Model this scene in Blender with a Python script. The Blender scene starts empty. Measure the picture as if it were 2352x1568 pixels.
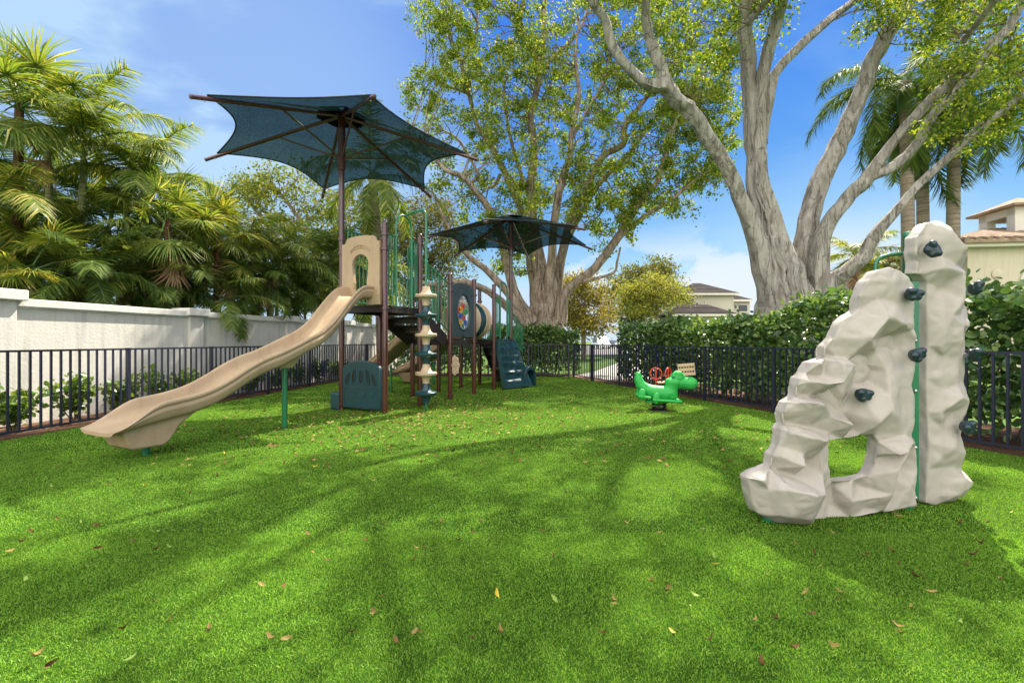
import bpy, bmesh, math, random
import numpy as np
from mathutils import Vector, Matrix
from mathutils.geometry import delaunay_2d_cdt

random.seed(7)
rng = np.random.default_rng(11)
R = math.radians
scene = bpy.context.scene

# ------------------------------------------------------------------ camera, sky, sun, exposure
CAM_H, FPX = 1.35, 1045.0            # lens height in metres, focal length in pixels of a 2352 px wide frame
cam = bpy.data.cameras.new("camera")
cam.lens, cam.sensor_width = 16.0, 36.0
cam.clip_start, cam.clip_end = 0.05, 2000
cam.shift_y = -0.0008
camo = bpy.data.objects.new("camera", cam)
scene.collection.objects.link(camo)
camo.location = (0, 0, CAM_H)
camo.rotation_euler = (R(90), 0, 0)
scene.camera = camo

SUN_AZ, SUN_EL = R(36), R(54)        # azimuth from +Y towards +X
sdir = Vector((math.sin(SUN_AZ) * math.cos(SUN_EL), math.cos(SUN_AZ) * math.cos(SUN_EL), math.sin(SUN_EL)))
sun = bpy.data.lights.new("sun", 'SUN')
sun.energy, sun.angle, sun.color = 5.0, R(0.55), (1.0, 0.925, 0.78)
suno = bpy.data.objects.new("sun", sun)
scene.collection.objects.link(suno)
suno.rotation_euler = sdir.to_track_quat('Z', 'Y').to_euler()

world = bpy.data.worlds.new("World")
scene.world = world
world.use_nodes = True
wn, wl = world.node_tree.nodes, world.node_tree.links
wn.clear()
w_out = wn.new('ShaderNodeOutputWorld')
w_bg = wn.new('ShaderNodeBackground')
w_bg.inputs['Strength'].default_value = 0.15
sky = wn.new('ShaderNodeTexSky')
sky.sky_type = 'NISHITA'
sky.sun_disc = False
sky.sun_elevation, sky.sun_rotation = SUN_EL, SUN_AZ
sky.air_density, sky.dust_density, sky.ozone_density = 1.0, 0.0, 1.6
def wnode(t, **kw):
    n = wn.new(t)
    for k, v in kw.items():
        setattr(n, k, v)
    return n


def wmath(op, a, b=None, clamp=False):
    n = wnode('ShaderNodeMath', operation=op, use_clamp=clamp)
    for i, x in enumerate((a, b)):
        if x is None:
            continue
        if isinstance(x, (int, float)):
            n.inputs[i].default_value = x
        else:
            wl.new(x, n.inputs[i])
    return n.outputs[0]


tc = wn.new('ShaderNodeTexCoord')
sep = wn.new('ShaderNodeSeparateXYZ')
wl.new(tc.outputs['Generated'], sep.inputs[0])


# polarised blue of the photograph: each channel of the sky on its own contrast
sky_sep = wn.new('ShaderNodeSeparateColor')
wl.new(sky.outputs[0], sky_sep.inputs[0])
sky_col = wn.new('ShaderNodeCombineColor')
for ch, (gain, power, top) in enumerate(((0.057, 2.05, 1.62), (0.155, 1.35, 2.0), (1.19, 0.35, 2.5))):
    wl.new(wmath('MINIMUM', wmath('MULTIPLY', wmath('POWER', sky_sep.outputs[ch], power), gain), top), sky_col.inputs[ch])


def wnoise(scale, rot, detail, rough, mapscale, dist=0.0):
    mp = wn.new('ShaderNodeMapping')
    mp.inputs['Scale'].default_value = mapscale
    mp.inputs['Rotation'].default_value = rot
    wl.new(tc.outputs['Generated'], mp.inputs[0])
    n = wn.new('ShaderNodeTexNoise')
    n.inputs['Scale'].default_value = scale
    n.inputs['Detail'].default_value = detail
    n.inputs['Roughness'].default_value = rough
    n.inputs['Distortion'].default_value = dist
    wl.new(mp.outputs[0], n.inputs['Vector'])
    return n.outputs['Fac']


def wrange(x, a, b, c=0.0, d=1.0):
    n = wnode('ShaderNodeMapRange', interpolation_type='SMOOTHSTEP')
    wl.new(x, n.inputs[0])
    for i, q in enumerate((a, b, c, d)):
        n.inputs[i + 1].default_value = q
    return n.outputs[0]


def wlobe(direction, inner, outer):
    """soft patch of sky round a compass direction"""
    d = Vector(direction).normalized()
    vm = wnode('ShaderNodeVectorMath', operation='DOT_PRODUCT')
    wl.new(tc.outputs['Generated'], vm.inputs[0])
    vm.inputs[1].default_value = d
    return wrange(vm.outputs['Value'], math.cos(R(outer)), math.cos(R(inner)))


wisp = wnoise(1.7, (0.3, 0.5, 0.6), 5, 0.55, (1.0, 2.2, 3.4), 0.5)
wisp_m = wrange(wisp, 0.42, 0.72)
veil = wlobe((-0.62, 1.0, 0.52), 3, 30)
veil2 = wlobe((1.05, 1.0, 0.45), 4, 36)
low = wrange(sep.outputs['Z'], 0.32, 0.0)
thin = wmath('MULTIPLY', wisp_m, wmath('ADD', wmath('MULTIPLY', veil, 0.95), wmath('MULTIPLY', veil2, 0.22)))
thin = wmath('ADD', thin, wmath('MULTIPLY', veil, 0.5))
thin = wmath('ADD', thin, wmath('MULTIPLY', low, wmath('ADD', 0.18, wmath('MULTIPLY', wisp_m, 0.55))))
cum = wnoise(5.5, (0, 0, 0), 6, 0.55, (1, 1, 1.7), 0.15)
cum_reg = wmath('MULTIPLY', wrange(sep.outputs['Z'], 0.25, 0.13), wrange(sep.outputs['Z'], -0.02, 0.05))
cum_az = wlobe((0.42, 1.0, 0.10), 10, 26)
cum_m = wmath('MULTIPLY', wrange(cum, 0.40, 0.50), wmath('MULTIPLY', cum_reg, cum_az))
wmix0 = wnode('ShaderNodeMix', data_type='RGBA')
wl.new(wmath('MINIMUM', thin, 0.85), wmix0.inputs['Factor'])
wl.new(sky_col.outputs[0], wmix0.inputs[6])
wmix0.inputs[7].default_value = (1.45, 2.05, 2.6, 1)
wmix = wnode('ShaderNodeMix', data_type='RGBA')
wl.new(wmath('MULTIPLY', cum_m, 0.9), wmix.inputs['Factor'])
wl.new(wmix0.outputs[2], wmix.inputs[6])
wmix.inputs[7].default_value = (2.15, 2.35, 2.6, 1)
# unseen bright cloud bank added behind the lens as fill, softening every shadow
rear_fill = wmath('MULTIPLY', wlobe((-0.35, -1.0, 0.75), 25, 88), wrange(wnoise(1.3, (0.2, 0.1, 0), 5, 0.5, (1, 1, 1.4), 0.2), 0.25, 0.6, 0.35, 1.0))
wmix2 = wnode('ShaderNodeMix', data_type='RGBA')
wl.new(rear_fill, wmix2.inputs['Factor'])
wl.new(wmix.outputs[2], wmix2.inputs[6])
wmix2.inputs[7].default_value = (8.8, 8.4, 7.7, 1)
wl.new(wmix2.outputs[2], w_bg.inputs['Color'])
wl.new(w_bg.outputs[0], w_out.inputs['Surface'])

scene.view_settings.view_transform = 'Standard'
scene.view_settings.look = 'None'
scene.view_settings.exposure = 1.42
scene.view_settings.gamma = 1.0
scene.cycles.max_bounces = 7
scene.cycles.diffuse_bounces = 3
scene.cycles.glossy_bounces = 2
scene.cycles.transmission_bounces = 5
scene.cycles.transparent_max_bounces = 14

# ------------------------------------------------------------------ helpers


def at(u, v, Y):
    """point at distance Y seen at (u, v) of the 2352 x 1568 frame"""
    return Vector(((u - 1176) * Y / FPX, Y, CAM_H + (782 - v) * Y / FPX))


def unit(v):
    n = np.linalg.norm(v, axis=-1, keepdims=True)
    n[n == 0] = 1
    return v / n


WORLD_LOC = {}


def tag(o, label=None, cat=None, group=None, kind=None):
    if label:
        o['label'] = label
    if cat:
        o['category'] = cat
    if group:
        o['group'] = group
    if kind:
        o['kind'] = kind
    return o


def thing(name, label, cat, loc=(0, 0, 0), group=None):
    o = bpy.data.objects.new(name, None)
    o.empty_display_size = 0.2
    scene.collection.objects.link(o)
    o.location = loc
    WORLD_LOC[o.name] = Vector(loc)
    return tag(o, label, cat, group)


def link(name, me, mat, parent=None):
    o = bpy.data.objects.new(name, me)
    scene.collection.objects.link(o)
    if isinstance(mat, (list, tuple)):
        for m in mat:
            me.materials.append(m)
    elif mat:
        me.materials.append(mat)
    if parent:
        o.parent = parent
        off = WORLD_LOC[parent.name]
        me.transform(Matrix.Translation(-off))
        WORLD_LOC[o.name] = off
    else:
        WORLD_LOC[o.name] = Vector((0, 0, 0))
    return o


def np_mesh(name, V, F):
    me = bpy.data.meshes.new(name)
    V = np.ascontiguousarray(V, dtype=np.float32)
    F = np.ascontiguousarray(F, dtype=np.int32)
    nf, k = F.shape
    me.vertices.add(len(V))
    me.vertices.foreach_set('co', V.ravel())
    me.loops.add(nf * k)
    me.loops.foreach_set('vertex_index', F.ravel())
    me.polygons.add(nf)
    me.polygons.foreach_set('loop_start', np.arange(0, nf * k, k, dtype=np.int32))
    me.update(calc_edges=True)
    me.validate()
    return me


class Scatter:
    """collects many copies of small leaf shapes into one mesh"""

    def __init__(self):
        self.V, self.F, self.n = [], [], 0

    def add(self, tv, tf, P, T, N, S, W=None):
        tv, tf = np.asarray(tv, float), np.asarray(tf, int)
        P, T, N = np.asarray(P, float), unit(np.asarray(T, float)), np.asarray(N, float)
        B = unit(np.cross(T, N))
        N = np.cross(B, T)
        S = np.asarray(S, float).reshape(-1, 1, 1)
        W = S if W is None else np.asarray(W, float).reshape(-1, 1, 1)
        V = P[:, None, :] + B[:, None, :] * tv[None, :, 0:1] * W + T[:, None, :] * tv[None, :, 1:2] * S + N[:, None, :] * tv[None, :, 2:3] * S
        k, m = len(tv), len(P)
        F = tf[None] + (np.arange(m) * k)[:, None, None] + self.n
        self.V.append(V.reshape(-1, 3))
        self.F.append(F.reshape(-1, 3))
        self.n += m * k

    def build(self, name, mat, parent=None, smooth=False):
        me = np_mesh(name, np.concatenate(self.V), np.concatenate(self.F))
        if smooth:
            me.polygons.foreach_set('use_smooth', np.ones(len(me.polygons), dtype=bool))
        return link(name, me, mat, parent)


LEAF4 = ([(0, 0, 0), (-.3, .45, .07), (0, 1, -.05), (.3, .45, .07)], [(0, 2, 1), (0, 3, 2)])
LEAF8 = ([(0, 0, 0), (-.28, .22, .05), (-.36, .55, .08), (-.2, .86, .04), (0, 1, -.06), (.2, .86, .04), (.36, .55, .08), (.28, .22, .05), (0, .5, 0)],
         [(8, 1, 0), (8, 2, 1), (8, 3, 2), (8, 4, 3), (8, 5, 4), (8, 6, 5), (8, 7, 6), (8, 0, 7)])
LEAFLET = ([(-.5, 0, 0), (.5, 0, 0), (.42, .5, .03), (-.42, .5, .03), (0, 1, -.16)], [(0, 1, 2), (0, 2, 3), (3, 2, 4)])
BLADE = ([(-.5, 0, 0), (.5, 0, 0), (.36, .55, 0), (-.36, .55, 0), (0, 1, .28)], [(0, 1, 2), (0, 2, 3), (3, 2, 4)])
BLADE3 = ([(-.5, 0, 0), (.5, 0, 0), (0, 1, .12)], [(0, 1, 2)])


class MB:
    def __init__(self):
        self.v, self.f, self.m = [], [], []
        self.mi = 0

    def _add(self, vs, fs):
        o = len(self.v)
        self.v += [tuple(x) for x in vs]
        self.f += [tuple(i + o for i in f) for f in fs]
        self.m += [self.mi] * len(fs)
        return self

    def box(self, c, s, ax=None):
        c = Vector(c)
        ax = ax or (Vector((1, 0, 0)), Vector((0, 1, 0)), Vector((0, 0, 1)))
        vs = []
        for k in range(8):
            vs.append(c + ax[0] * (s[0] / 2 * (1 if k & 1 else -1)) + ax[1] * (s[1] / 2 * (1 if k & 2 else -1)) + ax[2] * (s[2] / 2 * (1 if k & 4 else -1)))
        return self._add(vs, [(0, 2, 3, 1), (4, 5, 7, 6), (0, 1, 5, 4), (2, 6, 7, 3), (0, 4, 6, 2), (1, 3, 7, 5)])

    def bar(self, p0, p1, w, h, up=(0, 0, 1)):
        p0, p1 = Vector(p0), Vector(p1)
        d = (p1 - p0)
        L = d.length
        d.normalize()
        up = Vector(up)
        if abs(d.dot(up)) > 0.98:
            up = Vector((0, 1, 0))
        a = d.cross(up).normalized()
        b = a.cross(d)
        return self.box((p0 + p1) / 2, (w, L, h), (a, d, b))

    def tube(self, pts, r, n=8, caps=True, flute=None, closed=False):
        pts = [Vector(p) for p in pts]
        if not hasattr(r, '__len__'):
            r = [r] * len(pts)
        m = len(pts)
        tan = []
        for i in range(m):
            if closed:
                t = pts[(i + 1) % m] - pts[i - 1]
            else:
                t = pts[min(i + 1, m - 1)] - pts[max(i - 1, 0)]
            tan.append(t.normalized())
        a = tan[0].orthogonal().normalized()
        rings = []
        for i in range(m):
            a = (a - tan[i] * a.dot(tan[i]))
            a = a.normalized() if a.length > 1e-6 else tan[i].orthogonal().normalized()
            b = tan[i].cross(a)
            ring = []
            for k in range(n):
                th = 2 * math.pi * k / n
                rr = r[i] * (flute(i, th) if flute else 1)
                ring.append(pts[i] + a * (math.cos(th) * rr) + b * (math.sin(th) * rr))
            rings.append(ring)
        vs = [p for q in rings for p in q]
        fs = []
        for i in range(m if closed else m - 1):
            j = (i + 1) % m
            for k in range(n):
                fs.append((i * n + k, i * n + (k + 1) % n, j * n + (k + 1) % n, j * n + k))
        if caps and not closed:
            fs.append(tuple(range(n - 1, -1, -1)))
            fs.append(tuple((m - 1) * n + k for k in range(n)))
        return self._add(vs, fs)

    def lathe(self, c, prof, n=24, axis=(0, 0, 1)):
        c, z = Vector(c), Vector(axis).normalized()
        a = z.orthogonal().normalized()
        b = z.cross(a)
        vs, fs, m = [], [], len(prof)
        for r, h in prof:
            for k in range(n):
                th = 2 * math.pi * k / n
                vs.append(c + z * h + a * (r * math.cos(th)) + b * (r * math.sin(th)))
        for i in range(m - 1):
            for k in range(n):
                fs.append((i * n + k, i * n + (k + 1) % n, (i + 1) * n + (k + 1) % n, (i + 1) * n + k))
        fs.append(tuple(range(n - 1, -1, -1)))
        fs.append(tuple((m - 1) * n + k for k in range(n)))
        return self._add(vs, fs)

    def prism(self, poly, o, ax, ay, an, d0, d1):
        """outline poly in the plane (ax, ay), from depth d0 to d1 along an"""
        o, n = Vector(o), len(poly)
        vs = [o + ax * p[0] + ay * p[1] + an * d0 for p in poly] + [o + ax * p[0] + ay * p[1] + an * d1 for p in poly]
        fs = [tuple(range(n - 1, -1, -1)), tuple(range(n, 2 * n))]
        fs += [(i, (i + 1) % n, n + (i + 1) % n, n + i) for i in range(n)]
        return self._add(vs, fs)

    def ringplate(self, outer, inner, o, ax, ay, an, d0, d1):
        """plate with a hole: outer and inner outlines of the same length"""
        o, n = Vector(o), len(outer)
        vs = []
        for d in (d0, d1):
            for poly in (outer, inner):
                vs += [o + ax * p[0] + ay * p[1] + an * d for p in poly]
        fs = []
        for i in range(n):
            j = (i + 1) % n
            fs += [(i, n + i, n + j, j), (2 * n + i, 2 * n + j, 3 * n + j, 3 * n + i), (i, j, 2 * n + j, 2 * n + i), (n + i, 3 * n + i, 3 * n + j, n + j)]
        return self._add(vs, fs)

    def loft(self, secs, closed=True, caps=True):
        n, m = len(secs[0]), len(secs)
        vs = [p for s in secs for p in s]
        fs = []
        for i in range(m - 1):
            for k in range(n if closed else n - 1):
                fs.append((i * n + k, i * n + (k + 1) % n, (i + 1) * n + (k + 1) % n, (i + 1) * n + k))
        if caps and closed:
            fs.append(tuple(range(n - 1, -1, -1)))
            fs.append(tuple((m - 1) * n + k for k in range(n)))
        return self._add(vs, fs)

    def ball(self, c, r, nu=14, nv=9, ax=None, fn=None):
        c = Vector(c)
        if not hasattr(r, '__len__'):
            r = (r, r, r)
        ax = ax or (Vector((1, 0, 0)), Vector((0, 1, 0)), Vector((0, 0, 1)))
        vs, fs = [], []
        for j in range(nv + 1):
            ph = math.pi * j / nv
            for k in range(nu):
                th = 2 * math.pi * k / nu
                d = Vector((math.sin(ph) * math.cos(th), math.sin(ph) * math.sin(th), math.cos(ph)))
                q = fn(d) if fn else 1
                vs.append(c + ax[0] * (d.x * r[0] * q) + ax[1] * (d.y * r[1] * q) + ax[2] * (d.z * r[2] * q))
        for j in range(nv):
            for k in range(nu):
                a, b = j * nu + k, j * nu + (k + 1) % nu
                fs.append((a, a + nu, b + nu, b))
        return self._add(vs, fs)

    def build(self, name, mat, parent=None, smooth=True, angle=38, bevel=0.0, seg=2):
        me = bpy.data.meshes.new(name)
        me.from_pydata(self.v, [], self.f)
        if isinstance(mat, (list, tuple)):
            me.polygons.foreach_set('material_index', self.m)
        bm = bmesh.new()
        bm.from_mesh(me)
        bmesh.ops.remove_doubles(bm, verts=bm.verts, dist=1e-5)
        bmesh.ops.recalc_face_normals(bm, faces=bm.faces)
        bm.to_mesh(me)
        bm.free()
        if smooth:
            me.polygons.foreach_set('use_smooth', np.ones(len(me.polygons), dtype=bool))
            me.set_sharp_from_angle(angle=R(angle))
        o = link(name, me, mat, parent)
        if bevel:
            b = o.modifiers.new('bevel', 'BEVEL')
            b.width, b.segments, b.limit_method, b.angle_limit = bevel, seg, 'ANGLE', R(35)
        return o


# ------------------------------------------------------------------ materials
MATS = {}


def lin(c):
    return tuple(c) + (1.0,) if len(c) == 3 else tuple(c)


def mat(name, col, rough=0.5, var=0.12, vscale=6.0, bump=0.0, bscale=40.0, spec=0.5, dirt=None, dscale=3.0, coat=0.0, metallic=0.0):
    """painted / plastic / stone surface: colour broken by noise, fine bump, optional stains"""
    m = bpy.data.materials.new(name)
    m.use_nodes = True
    nt = m.node_tree
    p = nt.nodes['Principled BSDF']
    p.inputs['Roughness'].default_value = rough
    p.inputs['Specular IOR Level'].default_value = spec
    p.inputs['Coat Weight'].default_value = coat
    p.inputs['Metallic'].default_value = metallic
    t = nt.nodes.new('ShaderNodeTexCoord')
    n = nt.nodes.new('ShaderNodeTexNoise')
    n.inputs['Scale'].default_value = vscale
    n.inputs['Detail'].default_value = 5
    n.inputs['Roughness'].default_value = 0.6
    nt.links.new(t.outputs['Object'], n.inputs['Vector'])
    r = nt.nodes.new('ShaderNodeValToRGB')
    c = Vector(col[:3])
    r.color_ramp.elements[0].position, r.color_ramp.elements[1].position = 0.3, 0.7
    r.color_ramp.elements[0].color = lin(c * (1 - var))
    r.color_ramp.elements[1].color = lin(c * (1 + var * 0.7))
    nt.links.new(n.outputs['Fac'], r.inputs[0])
    out = r.outputs[0]
    if dirt:
        d = nt.nodes.new('ShaderNodeTexNoise')
        d.inputs['Scale'].default_value = dscale
        d.inputs['Detail'].default_value = 8
        d.inputs['Roughness'].default_value = 0.7
        nt.links.new(t.outputs['Object'], d.inputs['Vector'])
        rr = nt.nodes.new('ShaderNodeValToRGB')
        rr.color_ramp.elements[0].position, rr.color_ramp.elements[1].position = 0.52, 0.72
        rr.color_ramp.elements[0].color = (0, 0, 0, 1)
        rr.color_ramp.elements[1].color = (dirt[3],) * 3 + (1,)
        nt.links.new(d.outputs['Fac'], rr.inputs[0])
        mx = nt.nodes.new('ShaderNodeMix')
        mx.data_type = 'RGBA'
        nt.links.new(rr.outputs[0], mx.inputs['Factor'])
        nt.links.new(out, mx.inputs[6])
        mx.inputs[7].default_value = lin(dirt[:3])
        out = mx.outputs[2]
    nt.links.new(out, p.inputs['Base Color'])
    if bump:
        b = nt.nodes.new('ShaderNodeBump')
        b.inputs['Strength'].default_value = bump
        b.inputs['Distance'].default_value = 0.02
        bn = nt.nodes.new('ShaderNodeTexNoise')
        bn.inputs['Scale'].default_value = bscale
        bn.inputs['Detail'].default_value = 6
        nt.links.new(t.outputs['Object'], bn.inputs['Vector'])
        nt.links.new(bn.outputs['Fac'], b.inputs['Height'])
        nt.links.new(b.outputs[0], p.inputs['Normal'])
    MATS[name] = m
    return m


def leafmat(name, cols, trans=0.35, rough=0.4, spec=0.4, tcol=None):
    """leaf: each leaf its own shade, light passes through it"""
    m = bpy.data.materials.new(name)
    m.use_nodes = True
    nt = m.node_tree
    p = nt.nodes['Principled BSDF']
    o = nt.nodes['Material Output']
    g = nt.nodes.new('ShaderNodeNewGeometry')
    r = nt.nodes.new('ShaderNodeValToRGB')
    e = r.color_ramp.elements
    while len(e) < len(cols):
        e.new(0.5)
    for i, c in enumerate(cols):
        e[i].position = i / max(1, len(cols) - 1) if len(c) == 3 else c[3]
        e[i].color = lin(c[:3])
    nt.links.new(g.outputs['Random Per Island'], r.inputs[0])
    nt.links.new(r.outputs[0], p.inputs['Base Color'])
    p.inputs['Roughness'].default_value = rough
    p.inputs['Specular IOR Level'].default_value = spec
    t = nt.nodes.new('ShaderNodeBsdfTranslucent')
    mul = nt.nodes.new('ShaderNodeMix')
    mul.data_type = 'RGBA'
    mul.blend_type = 'MULTIPLY'
    mul.inputs['Factor'].default_value = 1.0
    nt.links.new(r.outputs[0], mul.inputs[6])
    mul.inputs[7].default_value = lin(tcol or (1.5, 1.35, 0.6))
    nt.links.new(mul.outputs[2], t.inputs['Color'])
    mx = nt.nodes.new('ShaderNodeMixShader')
    mx.inputs[0].default_value = trans
    nt.links.new(p.outputs[0], mx.inputs[1])
    nt.links.new(t.outputs[0], mx.inputs[2])
    nt.links.new(mx.outputs[0], o.inputs['Surface'])
    MATS[name] = m
    return m


def patchy(m, scale, lo, hi):
    """broad tonal patches over a surface with its own colours"""
    nt = m.node_tree
    t = nt.nodes.new('ShaderNodeTexCoord')
    n = nt.nodes.new('ShaderNodeTexNoise')
    n.inputs['Scale'].default_value = scale
    n.inputs['Detail'].default_value = 4
    nt.links.new(t.outputs['Object'], n.inputs['Vector'])
    r = nt.nodes.new('ShaderNodeMapRange')
    for i, q in enumerate((0.3, 0.7, lo, hi)):
        r.inputs[i + 1].default_value = q
    nt.links.new(n.outputs['Fac'], r.inputs[0])
    src = m.node_tree.nodes['Principled BSDF'].inputs['Base Color'].links[0].from_socket
    users = [l.to_socket for l in src.links]
    mx = nt.nodes.new('ShaderNodeMix')
    mx.data_type = 'RGBA'
    mx.blend_type = 'MULTIPLY'
    mx.inputs['Factor'].default_value = 1
    nt.links.new(src, mx.inputs[6])
    nt.links.new(r.outputs[0], mx.inputs[7])
    for u in users:
        nt.links.new(mx.outputs[2], u)
    return m


def barkmat(name, c0, c1, spot, scale=1.0, ring=False):
    m = bpy.data.materials.new(name)
    m.use_nodes = True
    nt = m.node_tree
    p = nt.nodes['Principled BSDF']
    p.inputs['Roughness'].default_value = 0.85
    p.inputs['Specular IOR Level'].default_value = 0.2
    t = nt.nodes.new('ShaderNodeTexCoord')
    mp = nt.nodes.new('ShaderNodeMapping')
    mp.inputs['Scale'].default_value = (0.4, 0.4, 9.0) if ring else (7.0, 7.0, 1.3)
    nt.links.new(t.outputs['Object'], mp.inputs[0])
    n = nt.nodes.new('ShaderNodeTexNoise')
    n.inputs['Scale'].default_value = scale
    n.inputs['Detail'].default_value = 7
    n.inputs['Roughness'].default_value = 0.65
    nt.links.new(mp.outputs[0], n.inputs['Vector'])
    r = nt.nodes.new('ShaderNodeValToRGB')
    r.color_ramp.elements[0].position, r.color_ramp.elements[1].position = 0.36, 0.6
    r.color_ramp.elements[0].color, r.color_ramp.elements[1].color = lin(c0), lin(c1)
    nt.links.new(n.outputs['Fac'], r.inputs[0])
    s = nt.nodes.new('ShaderNodeTexNoise')
    s.inputs['Scale'].default_value = 9.0
    s.inputs['Detail'].default_value = 9
    s.inputs['Roughness'].default_value = 0.75
    nt.links.new(t.outputs['Object'], s.inputs['Vector'])
    r2 = nt.nodes.new('ShaderNodeValToRGB')
    r2.color_ramp.elements[0].position, r2.color_ramp.elements[1].position = 0.55, 0.66
    r2.color_ramp.elements[0].color, r2.color_ramp.elements[1].color = (0, 0, 0, 1), (0.75, 0.75, 0.75, 1)
    nt.links.new(s.outputs['Fac'], r2.inputs[0])
    mx = nt.nodes.new('ShaderNodeMix')
    mx.data_type = 'RGBA'
    nt.links.new(r2.outputs[0], mx.inputs['Factor'])
    nt.links.new(r.outputs[0], mx.inputs[6])
    mx.inputs[7].default_value = lin(spot)
    cr = nt.nodes.new('ShaderNodeTexNoise')
    cr.inputs['Scale'].default_value = scale * (0.55 if not ring else 0.2)
    cr.inputs['Detail'].default_value = 4
    cr.inputs['Distortion'].default_value = 0.6
    nt.links.new(mp.outputs[0], cr.inputs['Vector'])
    c1_ = nt.nodes.new('ShaderNodeMath')
    c1_.operation = 'SUBTRACT'
    c1_.inputs[1].default_value = 0.5
    nt.links.new(cr.outputs['Fac'], c1_.inputs[0])
    c2_ = nt.nodes.new('ShaderNodeMath')
    c2_.operation = 'ABSOLUTE'
    nt.links.new(c1_.outputs[0], c2_.inputs[0])
    c3_ = nt.nodes.new('ShaderNodeMapRange')
    for i, q in enumerate((0.0, 0.022, 0.52, 1.0)):
        c3_.inputs[i + 1].default_value = q
    nt.links.new(c2_.outputs[0], c3_.inputs[0])
    m2 = nt.nodes.new('ShaderNodeMix')
    m2.data_type = 'RGBA'
    m2.blend_type = 'MULTIPLY'
    m2.inputs['Factor'].default_value = 1
    nt.links.new(mx.outputs[2], m2.inputs[6])
    nt.links.new(c3_.outputs[0], m2.inputs[7])
    nt.links.new(m2.outputs[2], p.inputs['Base Color'])
    v = nt.nodes.new('ShaderNodeTexNoise')
    v.inputs['Scale'].default_value = 26.0
    v.inputs['Detail'].default_value = 8
    v.inputs['Roughness'].default_value = 0.8
    nt.links.new(t.outputs['Object'], v.inputs['Vector'])
    ad = nt.nodes.new('ShaderNodeMath')
    nt.links.new(c3_.outputs[0], ad.inputs[0])
    nt.links.new(v.outputs['Fac'], ad.inputs[1])
    b = nt.nodes.new('ShaderNodeBump')
    b.inputs['Strength'].default_value = 0.9
    b.inputs['Distance'].default_value = 0.05
    nt.links.new(ad.outputs[0], b.inputs['Height'])
    nt.links.new(b.outputs[0], p.inputs['Normal'])
    MATS[name] = m
    return m


def tilemat(name, c0, c1, rows=2.6):
    m = mat(name, c0, 0.9, 0.25, 1.5, 0.3, 25, 0.02)
    nt = m.node_tree
    p = nt.nodes['Principled BSDF']
    t = nt.nodes.new('ShaderNodeTexCoord')
    w = nt.nodes.new('ShaderNodeTexWave')
    w.bands_direction = 'Z'
    w.wave_profile = 'SAW'
    w.inputs['Scale'].default_value = rows
    w.inputs['Distortion'].default_value = 0.25
    nt.links.new(t.outputs['Object'], w.inputs['Vector'])
    r = nt.nodes.new('ShaderNodeValToRGB')
    r.color_ramp.elements[0].position, r.color_ramp.elements[1].position = 0.05, 0.3
    r.color_ramp.elements[0].color, r.color_ramp.elements[1].color = lin(c1), (1, 1, 1, 1)
    nt.links.new(w.outputs['Fac'], r.inputs[0])
    src = p.inputs['Base Color'].links[0].from_socket
    mx = nt.nodes.new('ShaderNodeMix')
    mx.data_type = 'RGBA'
    mx.blend_type = 'MULTIPLY'
    mx.inputs['Factor'].default_value = 1
    nt.links.new(src, mx.inputs[6])
    nt.links.new(r.outputs[0], mx.inputs[7])
    nt.links.new(mx.outputs[2], p.inputs['Base Color'])
    b = nt.nodes.new('ShaderNodeBump')
    b.inputs['Distance'].default_value = 0.06
    nt.links.new(w.outputs['Fac'], b.inputs['Height'])
    nt.links.new(b.outputs[0], p.inputs['Normal'])
    return m


M_stucco = mat('white_stucco', (0.62, 0.595, 0.54), 0.9, 0.06, 2.0, 0.24, 26, 0.2, dirt=(0.45, 0.43, 0.38, 0.35), dscale=1.2)
def streaks(m, dark):
    """rain streaks running down a wall"""
    nt = m.node_tree
    p = nt.nodes['Principled BSDF']
    t = nt.nodes.new('ShaderNodeTexCoord')
    mp = nt.nodes.new('ShaderNodeMapping')
    mp.inputs['Scale'].default_value = (5.0, 5.0, 0.45)
    nt.links.new(t.outputs['Object'], mp.inputs[0])
    n = nt.nodes.new('ShaderNodeTexNoise')
    n.inputs['Scale'].default_value = 1.6
    n.inputs['Detail'].default_value = 6
    nt.links.new(mp.outputs[0], n.inputs['Vector'])
    r = nt.nodes.new('ShaderNodeMapRange')
    for i, q in enumerate((0.5, 0.72, 1.0, dark)):
        r.inputs[i + 1].default_value = q
    nt.links.new(n.outputs['Fac'], r.inputs[0])
    src = p.inputs['Base Color'].links[0].from_socket
    mx = nt.nodes.new('ShaderNodeMix')
    mx.data_type = 'RGBA'
    mx.blend_type = 'MULTIPLY'
    mx.inputs['Factor'].default_value = 1
    nt.links.new(src, mx.inputs[6])
    nt.links.new(r.outputs[0], mx.inputs[7])
    nt.links.new(mx.outputs[2], p.inputs['Base Color'])


streaks(M_stucco, 0.78)
M_coping = mat('white_coping', (0.68, 0.66, 0.62), 0.85, 0.06, 2.0, 0.15, 60, 0.2, dirt=(0.35, 0.34, 0.3, 0.45), dscale=2.5)
M_fence = mat('black_fence_paint', (0.018, 0.02, 0.042), 0.42, 0.2, 3.0, 0.05, 90, 0.5)
M_post = mat('maroon_post_paint', (0.075, 0.021, 0.018), 0.22, 0.12, 2.0, 0.02, 80, 0.5, coat=0.5)
M_brown = mat('dark_brown_coating', (0.030, 0.020, 0.018), 0.5, 0.2, 5.0, 0.1, 120, 0.4)
M_green = mat('green_pipe_paint', (0.014, 0.16, 0.07), 0.3, 0.12, 3.0, 0.02, 90, 0.5, coat=0.4)
M_tan = mat('tan_plastic', (0.405, 0.295, 0.185), 0.52, 0.12, 1.6, 0.10, 240, 0.35, dirt=(0.26, 0.185, 0.11, 0.55), dscale=3.2)
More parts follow.
